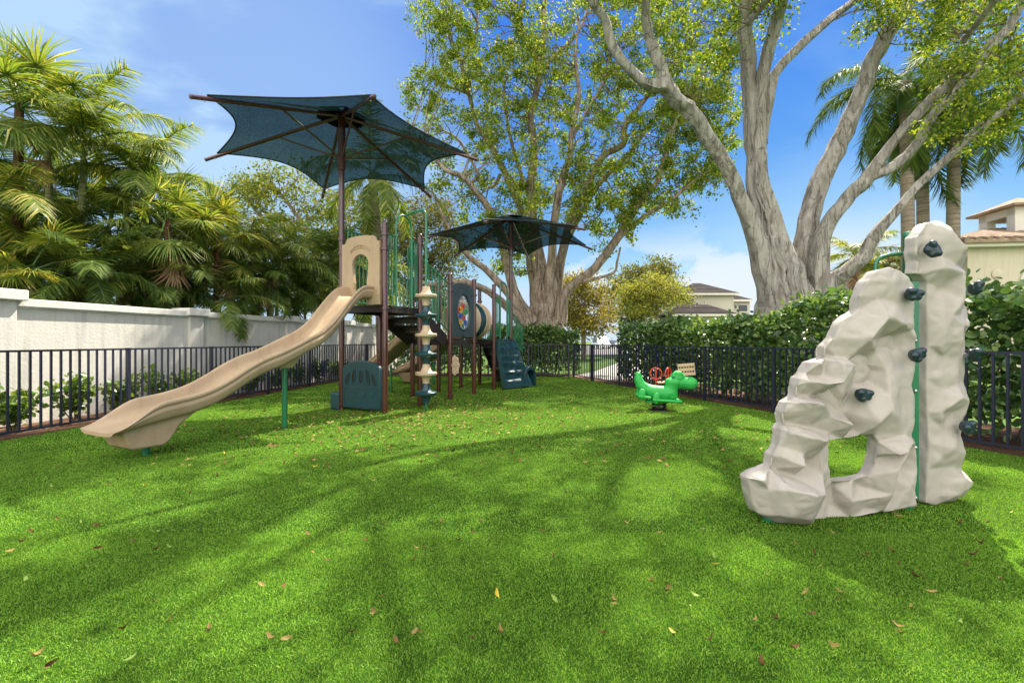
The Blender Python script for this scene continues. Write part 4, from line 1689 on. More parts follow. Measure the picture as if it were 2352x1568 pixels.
mb.lathe(gp, [(.055, -.05), (.055, 1.80), (.05, 1.82)], 16)
mb.bar(gp + Vector((.035, -.045, .08)), gp + Vector((.035, -.045, 1.82)), .075, .012, up=(0, 1, 0))
pst = mb.build('post', M_green, climb)
mb = MB()
for z in (.1, .5, .95, 1.35, 1.75):
    mb.ball(gp + Vector((.035, -.06, z)), .016, 10, 6)
mb.build('bolt', M_steel, pst)
mb = MB()
g2 = at(2087, 782, 4.05)
g2.z = 0
mb.lathe(g2, [(.045, -.05), (.045, 2.27), (.047, 2.275), (.047, 2.29), (.038, 2.312), (.01, 2.322)], 16)
mb.build('post', M_green, climb)
h0 = g2 + Z3 * (CAM_H + (782 - 580) * 4.05 / FPX)
hp = [h0, at(2045, 585, 4.05), at(2025, 590, 4.05), at(2014, 598, 4.05), at(2011, 612, 4.05), at(2011, 700, 4.05)]
mb = MB()
mb.tube(hp, .018, 10)
mb.build('handle', M_green, climb)
mb = MB()
fp = at(1775, 1212, 3.32)
fp.z = 0
mb.lathe(fp + Vector((.02, .1, 0)), [(.04, -.05), (.04, .25)], 14)
mb.build('post', M_green, climb)

# ------------------------------------------------------------------ trees


def tree_skeleton(mb, branches, flute_amp=.10, n=12, sub=4, seed=1):
    """branches: lists of (u, v, Y, width in px); returns the sampled nodes"""
    nodes = []
    rr = random.Random(seed)
    for br in branches:
        pts = [tuple(at(u, v, Y)) + (w * Y / FPX / 2,) for u, v, Y, w in br]
        sm = catmull(pts, sub)
        P = [Vector(q[:3]) for q in sm]
        rad = [max(.012, q[3]) for q in sm]
        for i in range(1, len(P) - 1):
            P[i] += Vector((rr.uniform(-1, 1), rr.uniform(-1, 1), rr.uniform(-.5, .5))) * rad[i] * .14
        ph = rr.uniform(0, 6)
        k1, k2 = rr.choice((3, 4)), rr.choice((5, 7))
        nn = n if max(rad) > .12 else 8
        mb.tube(P, rad, nn, flute=lambda i, th: 1 + flute_amp * math.sin(k1 * th + ph + i * .22) + flute_amp * .5 * math.sin(k2 * th - i * .31))
        nodes += [(p, r) for p, r in zip(P, rad)]
    return nodes


def roots(mb, base_pts, count, seed, spread=1.0):
    """aerial roots hugging a trunk given as [(Vector, radius)]"""
    rr = random.Random(seed)
    m = len(base_pts)
    for k in range(count):
        a = rr.uniform(0, 2 * math.pi)
        i0 = rr.randrange(max(1, m // 3), m)
        pts, rad = [], []
        for i in range(i0, -1, -1):
            c, r = base_pts[i]
            a += rr.uniform(-.22, .22)
            q = r * rr.uniform(.93, 1.04) * (1.0 + (.12 if i == 0 else 0))
            pts.append(c + Vector((math.cos(a), math.sin(a), 0)) * q)
            rad.append(r * rr.uniform(.10, .20) * (.55 + .45 * (1 - i / m)))
        if len(pts) > 2:
            mb.tube(pts, rad, 6)


def foliage(sca, twigs, nodes, centers, rad, per, leaf, seed, tmpl=LEAF4, flat=.75, dens=None, twig_r=.02, up=.5):
    """leaf clumps on twigs grown from the nearest limb"""
    g = np.random.default_rng(seed)
    NP = np.array([tuple(p) for p, _ in nodes]) if nodes else None
    for c in centers:
        c = np.array(tuple(c))
        if NP is not None and twigs is not None:
            d = ((NP - c) ** 2).sum(1) + g.uniform(0, .6, len(NP))
            j = int(d.argmin())
            a = NP[j]
            mid = (a + c) / 2 + g.normal(0, .10, 3) * np.linalg.norm(c - a)
            r0 = min(nodes[j][1] * .6, twig_r)
            twigs.tube([a, a * .55 + mid * .45 + g.normal(0, .03, 3), mid, c], [r0, r0 * .8, r0 * .6, r0 * .25], 5, caps=False)
        R_ = rad * g.uniform(.7, 1.3)
        nb = 3 + int(g.integers(0, 4))
        sub = c + g.normal(0, .52, (nb, 3)) * R_ * np.array([1, 1, flat])
        if twigs is not None:
            for s in sub:
                twigs.tube([c, (c + s) / 2 + g.normal(0, .04, 3), s], [twig_r * .3, twig_r * .22, twig_r * .12], 3, caps=False)
        n = int(per * g.uniform(.6, 1.4))
        pick = g.integers(0, nb, n)
        P = sub[pick] + g.normal(0, .30, (n, 3)) * R_ * np.array([1, 1, .8])
        T = g.normal(0, 1, (n, 3)) + (P - c) / R_ * .5
        T[:, 2] -= .35
        N = g.normal(0, .7, (n, 3))
        N[:, 2] += up
        sca.add(*tmpl, P, T, N, leaf * g.uniform(.65, 1.3, n))


def region(poly, n, y0, y1, seed, fill=None):
    """random points in a seen outline, spread in depth"""
    g = np.random.default_rng(seed)
    us, vs = [p[0] for p in poly], [p[1] for p in poly]
    out = []
    while len(out) < n:
        u, v = g.uniform(min(us), max(us)), g.uniform(min(vs), max(vs))
        c = False
        m = len(poly)
        for i in range(m):
            a, b = poly[i], poly[(i + 1) % m]
            if (a[1] > v) != (b[1] > v) and u < (b[0] - a[0]) * (v - a[1]) / (b[1] - a[1]) + a[0]:
                c = not c
        if c:
            out.append(at(u, v, g.uniform(y0, y1)))
    return out


# right ficus ------------------------------------------------------------
YR = 12.0
tb = at(1830, 782, YR)
tb.z = 0
ficr = thing('ficus_tree', 'large grey multi trunk ficus rising behind the hedge beside the rock climber', 'tree', tb)
mb = MB()
B1 = [(1806, 905, 12, 150), (1802, 760, 12, 125), (1792, 650, 12, 105), (1766, 540, 12, 84), (1746, 440, 12, 66), (1733, 330, 12, 52), (1726, 250, 12, 48), (1722, 180, 12, 46), (1713, 100, 12, 46), (1708, 40, 12, 40), (1714, -60, 11.9, 34), (1735, -200, 11.7, 24), (1770, -330, 11.5, 12)]
BRR = [B1,
       [(1742, 345, 11.9, 42), (1745, 225, 11.8, 38), (1761, 135, 11.7, 34), (1784, 45, 11.5, 36), (1797, 0, 11.4, 30), (1825, -110, 11.2, 24), (1850, -230, 11.0, 12)],
       [(1750, 330, 12.1, 34), (1766, 216, 12.1, 32), (1784, 162, 12.2, 28), (1838, 108, 12.2, 26), (1901, 50, 12.3, 24), (1959, 4, 12.4, 20), (2020, -60, 12.4, 12)],
       [(1800, 820, 12.0, 50), (1775, 690, 11.9, 62), (1738, 550, 11.7, 56), (1696, 450, 11.5, 46), (1671, 391, 11.3, 44), (1626, 315, 11.0, 44), (1586, 252, 10.8, 46), (1562, 236, 10.7, 46), (1530, 202, 10.6, 46), (1483, 193, 10.4, 32), (1438, 153, 10.2, 30), (1402, 99, 10.0, 27), (1389, 45, 9.9, 24), (1362, 9, 9.7, 22), (1330, -80, 9.3, 18), (1280, -190, 8.6, 12)],
       [(1534, 208, 10.6, 40), (1524, 171, 10.6, 36), (1501, 112, 10.5, 33), (1488, 67, 10.4, 30), (1483, 13, 10.2, 28), (1492, -80, 9.9, 24), (1520, -200, 9.4, 18), (1540, -380, 8.6, 10)],
       [(1872, 905, 12.4, 110), (1868, 760, 12.4, 90), (1854, 675, 12.3, 66), (1848, 585, 12.3, 56), (1865, 477, 12.4, 54), (1892, 396, 12.5, 58), (1937, 306, 12.6, 58), (1973, 234, 12.6, 50), (2000, 148, 12.6, 44), (2036, 81, 12.5, 42), (2076, 18, 12.4, 40), (2100, -40, 12.2, 34), (2125, -160, 12.0, 20)],
       [(1880, 720, 11.9, 64), (1880, 630, 11.8, 52), (1893, 531, 11.7, 46), (1950, 450, 11.5, 45), (1995, 405, 11.4, 44), (2040, 342, 11.3, 30), (2099, 270, 11.1, 28), (2166, 202, 11.0, 29), (2243, 130, 10.8, 32), (2306, 76, 10.6, 26), (2336, 27, 10.5, 24), (2375, -40, 10.2, 18)],
       [(1992, 408, 11.4, 36), (2054, 382, 11.2, 31), (2112, 324, 11.0, 29), (2135, 274, 10.9, 28), (2184, 220, 10.8, 26), (2250, 145, 10.7, 22), (2310, 70, 10.5, 14)],
       [(1890, 720, 11.8, 60), (1902, 661, 11.7, 44), (1941, 625, 11.5, 36), (1986, 589, 11.3, 36), (2009, 540, 11.2, 34), (2063, 477, 11.0, 27), (2108, 427, 10.9, 25), (2166, 373, 10.7, 23), (2243, 301, 10.5, 22), (2306, 252, 10.3, 20), (2355, 214, 10.1, 18), (2430, 160, 9.8, 12)]]
# limbs that reach out over the yard, above the frame
WB = [[(2.6, 10.0, 9.6, .16), (2.2, 8.6, 10.2, .13), (1.2, 7.0, 10.6, .10), (-.2, 5.6, 10.8, .07), (-1.4, 4.4, 10.6, .04)],
      [(3.2, 9.2, 9.9, .14), (4.0, 7.6, 10.2, .11), (4.4, 6.0, 10.3, .08), (4.4, 4.4, 10.2, .05)],
      [(6.0, 11.6, 9.4, .18), (6.6, 9.6, 10.0, .14), (7.2, 8.0, 10.2, .10), (7.6, 6.2, 10.1, .06)],
      [(10.5, 10.6, 8.3, .16), (10.0, 8.8, 8.8, .12), (9.4, 7.2, 9.2, .09), (8.8, 5.4, 9.2, .05)]]
BRR = [[(a, b, c, w * (.70 + .22 * min(1, max(0, (b - 520) / 200)))) for a, b, c, w in br] for i, br in enumerate(BRR)]
nodes = tree_skeleton(mb, BRR, .15, 14, seed=4)
for k, br in enumerate(WB):
    sm = catmull(br, 5)
    mb.tube([Vector(q[:3]) for q in sm], [q[3] * .45 for q in sm], 8)
    nodes += [(Vector(q[:3]), q[3]) for q in sm]
tr1 = [(p, r) for p, r in nodes[:25]]
roots(mb, tr1, 64, 5)
st2 = 12 * 4 + 1
n2s = sum((len(b) - 1) * 4 + 1 for b in BRR[:5])   # first node of the second trunk
roots(mb, nodes[n2s:n2s + 18], 26, 9)
mb.build('trunk', M_bark, ficr, angle=70)
sca, tw = Scatter(), MB()
cs = region([(2090, -60), (2352, -60), (2380, 250), (2300, 270), (2240, 200), (2210, 240), (2170, 220), (2150, 120), (2090, 60)], 66, 9.6, 12.2, 21)
cs += region([(1960, -60), (2060, -60), (2050, 60), (1990, 70)], 14, 11.5, 13, 22)
cs += region([(1690, -80), (1830, -80), (1800, 60), (1700, 50)], 16, 11, 12.5, 23)
cs += region([(1480, -80), (1700, -80), (1690, 120), (1560, 150), (1500, 60)], 20, 10, 12.5, 24)
cs += region([(1350, -80), (1480, -80), (1450, 40), (1380, 30)], 8, 9, 10.5, 25)
cs += region([(2130, 250), (2230, 270), (2330, 230), (2352, 260), (2260, 330), (2180, 300)], 12, 10, 11, 26)
g = np.random.default_rng(31)
cs2 = []
for n_, xa, xb, ya, yb in ((12, -3.2, 3.0, 1.5, 2.7), (9, -4.6, 3.2, 2.7, 3.9), (8, -6.2, -1.5, 3.6, 5.2), (4, 1.8, 4.2, 3.2, 5.6), (3, 3.0, 6.0, 6.4, 9.0)):
    for k in range(n_):
        gx, gy = g.uniform(xa, xb), g.uniform(ya, yb)
        z0 = g.uniform(9.6, 10.8)
        for m_ in range(int(g.integers(2, 4))):
            z = z0 + g.normal(0, .25)
            q = Vector((gx, gy, 0)) + sdir * (z / sdir.z) + Vector((sdir.x, sdir.y, 0)).normalized() * (m_ * .75) + Vector((g.normal(0, .18), g.normal(0, .18), 0))
            if q.z > 1.7 + .76 * q.y or q.x / q.y > .78:
                cs2.append(q)
foliage(sca, tw, nodes, cs2, .42, 150, .12, 43, LEAF4, twig_r=.018)
foliage(sca, tw, nodes, cs, .42, 150, .092, 41, LEAF4, twig_r=.022)
crr = sca.build('crown', L_ficus, ficr)
tw.build('twig', M_twig, ficr)

# centre ficus -------------------------------------------------------------
YC = 20.0
tb = at(1250, 782, YC)
tb.z = 0
ficc = thing('ficus_tree', 'broad brown ficus with many spreading limbs behind the back hedge and lower umbrella', 'tree', tb)
mb = MB()


def C(*q, y=YC):
    return [(a, b, y + (c[0] if c else 0), w * .64) for a, b, w, *c in q]


BRC = [C((1250, 800, 130), (1250, 740, 112), (1249, 675, 74), (1237, 585, 42), (1222, 486, 33), (1222, 405, 32), (1227, 337, 26), (1218, 270, 22), (1231, 216, 22), (1240, 157, 25), (1218, 103, 20), (1195, 54, 18), (1204, 0, 14), (1200, -90, 8)),
       C((1240, 160, 18), (1249, 90, 18), (1249, 22, 15), (1256, -60, 10)),
       C((1240, 170, 16), (1267, 135, 15), (1312, 94, 13), (1339, 50, 10), (1360, -20, 6)),
       C((1262, 760, 70), (1262, 675, 50, -.4), (1268, 585, 32, -.6), (1276, 486, 27, -.8), (1294, 405, 24, -1), (1312, 351, 20, -1.2), (1312, 306, 17, -1.3), (1330, 225, 15, -1.4), (1321, 130, 11, -1.5), (1330, 50, 6, -1.6)),
       C((1312, 320, 12, -1.2), (1345, 260, 11, -1.2), (1380, 200, 10, -1.2), (1400, 130, 7, -1.2)),
       C((1278, 700, 46, .3), (1285, 620, 34, .3), (1312, 508, 29, .4), (1348, 427, 26, .5), (1384, 360, 24, .6), (1429, 333, 25, .8), (1434, 292, 22, .9), (1461, 256, 18, 1), (1510, 193, 14, 1.2), (1560, 130, 9, 1.4), (1600, 60, 5, 1.5)),
       C((1300, 560, 18, .8), (1370, 430, 17, .9), (1440, 360, 15, 1), (1490, 290, 12, 1.2), (1540, 240, 8, 1.4)),
       C((1285, 740, 52, -.3), (1300, 670, 36, -.5), (1366, 616, 30, -.8), (1416, 549, 28, -1), (1465, 472, 22, -1.2), (1510, 414, 18, -1.4), (1528, 351, 15, -1.5), (1551, 288, 12, -1.6), (1575, 220, 7, -1.7)),
       C((1416, 549, 20, -1), (1483, 495, 17, -1.1), (1537, 463, 13, -1.2), (1591, 418, 9, -1.3), (1630, 390, 5, -1.4)),
       C((1340, 645, 14, -1), (1375, 638, 11, -1.1), (1411, 625, 9, -1.2), (1418, 600, 8, -1.2), (1425, 567, 6, -1.2)),
       C((1235, 730, 60, .5), (1228, 652, 42, .6), (1200, 495, 28, .8), (1168, 418, 23, 1), (1132, 342, 20, 1.2), (1096, 288, 17, 1.3), (1074, 202, 16, 1.4), (1060, 144, 14, 1.5), (1042, 112, 11, 1.5), (1020, 31, 8, 1.5), (1005, -40, 5, 1.5)),
       C((1062, 150, 11, 1.5), (1080, 105, 10, 1.5), (1096, 67, 9, 1.5), (1096, 0, 7, 1.5), (1100, -60, 5, 1.5)),
       C((1076, 215, 11, 1.4), (1010, 190, 9, 1.4), (970, 160, 6, 1.4)),
       C((1220, 740, 55, -.5), (1180, 666, 36, -.8), (1150, 540, 28, -1.2), (1132, 490, 25, -1.4), (1087, 432, 22, -1.6), (1060, 405, 19, -1.8), (1024, 391, 15, -2), (980, 350, 10, -2), (930, 330, 6, -2)),
       C((1210, 745, 50, -.8), (1180, 690, 34, -1), (1150, 655, 28, -1.2), (1114, 616, 23, -1.4), (1078, 590, 19, -1.6), (1040, 540, 14, -1.8), (1010, 480, 9, -1.8), (990, 430, 5, -1.8)),
       C((1205, 750, 46, -1), (1160, 700, 30, -1.3), (1112, 664, 24, -1.6), (1060, 648, 22, -1.9), (1000, 655, 18, -2.1), (940, 640, 12, -2.2)),
       C((1150, 400, 13, 1), (1120, 430, 10, 1.2), (1060, 330, 9, 1.4), (1020, 300, 6, 1.5)),
       C((1222, 470, 14, 1), (1190, 380, 13, 1.2), (1165, 280, 12, 1.4), (1155, 180, 9, 1.5), (1140, 90, 6, 1.6))]
nodes = tree_skeleton(mb, BRC, seed=8, n=10)
roots(mb, [(p, r) for p, r in nodes[:13]], 40, 12)
mb.build('trunk', M_bark2, ficc, angle=70)
sca, tw = Scatter(), MB()
crown = [(935, -60), (1700, -60), (1700, 120), (1690, 330), (1660, 420), (1600, 470), (1560, 500), (1500, 480), (1440, 540), (1390, 470), (1340, 480), (1300, 460), (1150, 480), (1060, 500), (1000, 420), (930, 330), (930, 180), (985, 150), (960, 60)]
cs = region(crown, 660, 17.5, 22.5, 51)
cs += region([(1300, 380), (1470, 420), (1480, 560), (1400, 600), (1300, 520)], 30, 18, 21, 52)
cs += region([(1050, 480), (1240, 480), (1240, 640), (1130, 620), (1060, 560)], 34, 18, 22, 53)
cs += region([(1510, 200), (1700, 180), (1660, 430), (1560, 470), (1500, 380)], 50, 18, 21, 54)
foliage(sca, tw, nodes, cs, .40, 135, .122, 61, LEAF4, twig_r=.03)
sca.build('crown', L_ficus, ficc)
tw.build('twig', M_twig, ficc)


def leafy_tree(name, label, base_u, Y, trunk_w, limbs, crown_polys, per, leaf, lmat, bark, seed, rad, cat='tree', depth=2.0, up=.5):
    b = at(base_u, 782, Y)
    b.z = 0
    t = thing(name, label, cat, b)
    mb = MB()
    br = [[(base_u, 782 + CAM_H * FPX / Y + 4, Y, trunk_w * 1.25)] + [(u, v, Y + dy, w) for u, v, dy, w in limbs[0]]] + [[(u, v, Y + dy, w) for u, v, dy, w in l] for l in limbs[1:]]
    nodes = tree_skeleton(mb, br, .06, 8, 3, seed)
    mb.build('trunk', bark, t, angle=70)
    sca, tw = Scatter(), MB()
    for k, (poly, n) in enumerate(crown_polys):
        cs = region(poly, n, Y - depth, Y + depth, seed + 3 + k)
        foliage(sca, tw, nodes, cs, rad, per, leaf, seed + 30 + k, LEAF4, twig_r=.03, up=up)
    sca.build('crown', lmat, t)
    tw.build('twig', M_twig, t)
    return t


leafy_tree('broadleaf_tree', 'spreading olive green broadleaf tree over the palms below the large umbrella', 740, 24, 26,
           [[(742, 700, 0, 24), (745, 640, 0, 20), (720, 560, 0, 15), (680, 490, 0, 10), (640, 440, 0, 6)], [(745, 640, 0, 16), (790, 580, 0, 14), (860, 610, 0, 8)], [(738, 620, 0, 14), (650, 560, 0, 10), (600, 500, 0, 6)], [(760, 610, 0, 12), (780, 520, 0, 9), (800, 440, 0, 6)]],
           [([(560, 420), (620, 385), (660, 410), (700, 400), (740, 440), (800, 440), (860, 470), (880, 540), (870, 640), (760, 720), (620, 700), (590, 600), (570, 520)], 190), ([(555, 400), (640, 385), (620, 440), (560, 460)], 12)],
           80, .17, L_ficus2, M_bark2, 71, .75)
leafy_tree('olive_tree', 'dark layered olive coloured tree behind the green stair railings', 965, 27, 16,
           [[(968, 730, 0, 15), (970, 660, 0, 13), (950, 590, 0, 10), (930, 530, 0, 6)], [(970, 660, 0, 10), (1000, 580, 0, 8), (1030, 530, 0, 5)], [(968, 680, 0, 9), (1020, 650, 0, 6)]],
           [([(880, 500), (930, 470), (1000, 450), (1050, 480), (1070, 560), (1060, 660), (1010, 720), (930, 730), (890, 640)], 170)],
           90, .16, L_olive, M_bark2, 81, .8)
leafy_tree('olive_tree', 'rounded dark olive tree left of the far grey roofed house', 1470, 46, 10,
           [[(1470, 745, 0, 9), (1465, 690, 0, 7), (1450, 650, 0, 4)], [(1468, 700, 0, 6), (1500, 650, 0, 4)]],
           [([(1400, 650), (1420, 620), (1470, 608), (1520, 605), (1545, 615), (1530, 650), (1500, 680), (1480, 740), (1420, 745), (1395, 700)], 120)],
           80, .26, L_olive, M_bark2, 91, 1.0)
leafy_tree('yellow_tree', 'bright yellow green tree in front of the far grey roofed house', 1508, 40, 8,
           [[(1508, 745, 0, 8), (1510, 700, 0, 7), (1500, 660, 0, 4)], [(1510, 700, 0, 5), (1545, 670, 0, 3)], [(1505, 720, 0, 5), (1470, 690, 0, 3)]],
           [([(1440, 660), (1470, 635), (1520, 632), (1560, 650), (1580, 675), (1570, 690), (1535, 700), (1490, 730), (1440, 720), (1425, 690)], 100)],
           80, .22, L_yellow, M_bark2, 101, .8)
leafy_tree('golden_tree', 'low golden orange tree behind the trunk of the broad centre ficus', 1340, 34, 10,
           [[(1340, 745, 0, 9), (1342, 700, 0, 7), (1350, 660, 0, 4)]],
           [([(1270, 650), (1330, 628), (1370, 650), (1395, 690), (1410, 740), (1380, 760), (1290, 755), (1250, 740)], 130)],
           80, .2, L_gold, M_bark2, 111, .8)

# ------------------------------------------------------------------ palms


def frond_feather(sca, stems, base, az, el, Lf, droop, nl, ll, lw, g, plume=.25, sag=.55):
    d = np.array([math.cos(az), math.sin(az), 0])
    k = np.linspace(0, 1, 14)
    ang = el - droop * k ** 1.3
    step = Lf / 13
    pts = [np.array(base, float)]
    for i in range(13):
        pts.append(pts[-1] + (d * math.cos(ang[i]) + np.array([0, 0, 1]) * math.sin(ang[i])) * step)
    pts = np.array(pts)
    if stems is not None:
        stems.tube(pts[::2], list(np.linspace(.022, .005, len(pts[::2]))), 4, caps=False)
    s = np.linspace(.16, .995, nl)
    P = np.stack([np.interp(s, k, pts[:, j]) for j in range(3)], 1)
    a = np.interp(s, k, ang)
    tan = d[None] * np.cos(a)[:, None] + np.array([0, 0, 1.0])[None] * np.sin(a)[:, None]
    side = np.array([-d[1], d[0], 0])
    upv = np.cross(side[None], tan) * -1
    upv = np.where(upv[:, 2:3] < 0, -upv, upv)
    for sg in (-1, 1):
        fw = .35 + .75 * s
        T = side[None] * sg + tan * fw[:, None] + upv * (g.normal(.1, plume, nl))[:, None]
        T = unit(T)
        T[:, 2] -= sag * g.uniform(.3, 1, nl)
        prof = np.sin(np.clip((s - .08) / .95, 0, 1) * np.pi) ** .5
        S = ll * (.35 + .65 * prof) * g.uniform(.85, 1.1, nl)
        sca.add(*LEAFLET, P, T, upv + g.normal(0, .25, (nl, 3)), S, np.full(nl, lw))


def frond_fan(sca, stems, base, az, el, pet, rad, g, nseg=26, lw=.05, hang=.25):
    d = np.array([math.cos(az) * math.cos(el), math.sin(az) * math.cos(el), math.sin(el)])
    base = np.array(base, float)
    hub = base + d * pet + np.array([0, 0, -.06 * pet])
    if stems is not None:
        stems.tube([base, (base + hub) / 2 + np.array([0, 0, .04]), hub], [.018, .013, .010], 4, caps=False)
    side = unit(np.cross(d, [0, 0, 1.0])[None])[0]
    nup = np.cross(side, d)
    th = np.linspace(-2.25, 2.25, nseg)
    T = d[None] * np.cos(th)[:, None] + side[None] * np.sin(th)[:, None] + nup[None] * .15
    T[:, 2] -= hang * g.uniform(.5, 1.2, nseg)
    S = rad * (1 - .10 * np.abs(th)) * g.uniform(.9, 1.08, nseg)
    P = np.repeat(hub[None], nseg, 0)
    sca.add([(-.25, 0, 0), (.25, 0, 0), (.5, .5, .02), (-.5, .5, .02), (0, 1, -.2)], [(0, 1, 2), (0, 2, 3), (3, 2, 4)], P, T, np.repeat(nup[None], nseg, 0) + g.normal(0, .15, (nseg, 3)), S, np.full(nseg, lw * rad))


def palm(name, label, crown, Y, base_u, kind, Lf, nf, tw, lmat, tmat, seed, dead=0, group=None, trunk_stems=1, shaft=0, elr=(-.3, 1.3), droop=1.3, nl=44, ll=.55, lw=.035, cat='palm'):
    g = np.random.default_rng(seed)
    c = at(crown[0], crown[1], Y)
    b = at(base_u, 782, Y)
    b.z = 0
    t = thing(name, label, cat, b, group)
    mb = MB()
    for k in range(trunk_stems):
        off = Vector((g.normal(0, .25), g.normal(0, .25), 0)) if k else Vector((0, 0, 0))
        top = c + off * 1.2 - Z3 * (.25 * k)
        bb = b + off * .6
        mid = bb.lerp(top, .5) + Vector((g.normal(0, .06), g.normal(0, .06), 0))
        mb.tube([bb - Z3 * .1, bb.lerp(mid, .5), mid, mid.lerp(top, .5), top], [tw * 1.15, tw, tw * .95, tw * .9, tw * .8], 12)
    mb.build('trunk', tmat, t, angle=60)
    if shaft:
        mb = MB()
        mb.tube([c - Z3 * shaft, c - Z3 * shaft * .5, c + Z3 * .1], [tw * 1.0, tw * 1.02, tw * .5], 12)
        mb.build('crownshaft', M_shaft, t)
    nl, lw = int(nl * 1.6), lw * .62
    sca, st = Scatter(), MB()
    for i in range(nf):
        az = i * 2.399 + g.uniform(-.3, .3)
        f = (i + .5) / nf
        el = elr[1] + (elr[0] - elr[1]) * f + g.uniform(-.15, .15)
        if kind == 'feather':
            frond_feather(sca, st, c + Vector((g.normal(0, .04), g.normal(0, .04), g.uniform(-.05, .15))), az, el, Lf * g.uniform(.8, 1.12), droop * g.uniform(.75, 1.25), nl, ll, lw, g)
        else:
            frond_fan(sca, st, c + Vector((0, 0, g.uniform(-.3, .1))), az, el, Lf * g.uniform(.55, .95), Lf * g.uniform(.62, .85), g, nseg=54, lw=.034, hang=.40)
    cr = sca.build('crown', lmat, t)
    st.build('frond_stem', M_shaft, cr)
    for i in range(dead):
        sca, st = Scatter(), MB()
        az = g.uniform(0, 6.28)
        if kind == 'feather':
            frond_feather(sca, st, c - Z3 * .1, az, -.5, Lf * .8, .9, nl, ll * .8, lw * .8, g)
        else:
            frond_fan(sca, st, c - Z3 * g.uniform(.3, .7), az, -1.05, Lf * .6, Lf * .6, g, nseg=22, lw=.06, hang=.9)
        dd_ = sca.build('dead_frond', L_dead, t)
        st.build('frond_stem', M_palmfibre, dd_)
    return t


# behind the white wall
palm('areca_palm', 'tall feathery palm whose upright frond tops the group behind the wall pilaster', (195, 330), 10.6, 150, 'feather', 2.3, 17, .075, L_palm, M_palmgreen, 201, 0, None, 3, nl=52, ll=.62, lw=.042, elr=(-.1, 1.45), droop=1.25)
palm('areca_palm', 'feathery palm arching over the wall toward the large umbrella, second from the left group', (330, 430), 11.4, 320, 'feather', 2.2, 15, .07, L_palm, M_palmgreen, 202, 0, None, 3, nl=52, ll=.6, lw=.042, elr=(-.3, 1.25), droop=1.5)
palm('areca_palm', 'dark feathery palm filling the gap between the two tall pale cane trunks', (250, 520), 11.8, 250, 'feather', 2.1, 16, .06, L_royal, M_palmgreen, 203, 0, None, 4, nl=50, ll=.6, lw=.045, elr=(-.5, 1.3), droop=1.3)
palm('areca_palm', 'yellowing feathery palm drooping at the left edge above the wall pillar', (-10, 480), 9.2, -10, 'feather', 1.9, 15, .06, L_palmy, M_palmgreen, 204, 0, None, 2, nl=48, ll=.55, lw=.04, elr=(-.8, 1.1), droop=1.5)
palm('fan_palm', 'tall fan palm at the left edge with stiff yellow green leaves against the sky', (45, 240), 9.6, 10, 'fan', 1.25, 24, .09, L_palm, M_palmfibre, 205, 1, elr=(-.9, 1.4))
palm('fan_palm', 'fan palm with hanging brown dead leaves in the middle of the palm group', (385, 500), 10.9, 385, 'fan', 1.05, 24, .085, L_palm, M_palmfibre, 206, 6, elr=(-.9, 1.3))
palm('fan_palm', 'yellow tipped fan palm nearest the broadleaf tree left of the umbrella pole', (500, 530), 12.2, 500, 'fan', 1.15, 22, .085, L_palmy, M_palmfibre, 207, 4, elr=(-.8, 1.3))
palm('fan_palm', 'low fan palm with pale drooping leaves beside the tall pillar of the wall', (75, 620), 9.0, 60, 'fan', .85, 16, .07, L_palmy, M_palmgreen, 208, 1, elr=(-.9, .9))
palm('areca_palm', 'low bright green feathery palm just above the middle of the white wall', (505, 690), 12.0, 500, 'feather', 1.5, 14, .05, L_palm, M_palmgreen, 209, 0, None, 3, nl=40, ll=.42, lw=.035, elr=(-.3, 1.4), droop=1.2)
palm('areca_palm', 'dark bushy feathery palm left of the large umbrella pole above the wall', (640, 610), 14.2, 640, 'feather', 2.0, 18, .06, L_palm, M_palmgreen, 210, 1, None, 4, nl=46, ll=.55, lw=.045, elr=(-.4, 1.3), droop=1.3)
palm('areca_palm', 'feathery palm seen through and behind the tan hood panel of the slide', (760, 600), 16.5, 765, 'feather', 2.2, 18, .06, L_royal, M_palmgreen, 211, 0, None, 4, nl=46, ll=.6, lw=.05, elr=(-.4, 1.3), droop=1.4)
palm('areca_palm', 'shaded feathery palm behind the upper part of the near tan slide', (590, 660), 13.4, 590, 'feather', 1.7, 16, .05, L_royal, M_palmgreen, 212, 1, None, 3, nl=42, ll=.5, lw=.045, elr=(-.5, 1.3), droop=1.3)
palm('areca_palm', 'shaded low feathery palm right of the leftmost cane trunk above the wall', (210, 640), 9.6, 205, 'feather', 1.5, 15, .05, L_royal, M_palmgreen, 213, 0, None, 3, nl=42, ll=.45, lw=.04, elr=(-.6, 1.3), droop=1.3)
palm('areca_palm', 'low feathery palm under the brown dead leaves of the middle fan palm', (330, 650), 10.9, 335, 'feather', 1.5, 15, .05, L_palm, M_palmgreen, 214, 1, None, 3, nl=42, ll=.45, lw=.04, elr=(-.6, 1.3), droop=1.3)
palm('areca_palm', 'broad green feathery palm behind the maroon post pair and wall end', (850, 650), 19.5, 850, 'feather', 2.3, 16, .07, L_palm, M_palmgreen, 215, 0, None, 3, nl=44, ll=.6, lw=.055, elr=(-.4, 1.3), droop=1.4)
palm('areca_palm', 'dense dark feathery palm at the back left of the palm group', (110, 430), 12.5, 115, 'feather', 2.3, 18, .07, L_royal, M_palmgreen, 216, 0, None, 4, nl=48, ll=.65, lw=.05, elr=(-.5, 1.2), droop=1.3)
palm('areca_palm', 'dense dark feathery palm behind the middle fan palm', (430, 560), 14.0, 430, 'feather', 2.3, 18, .07, L_royal, M_palmgreen, 217, 0, None, 4, nl=48, ll=.65, lw=.05, elr=(-.5, 1.2), droop=1.3)
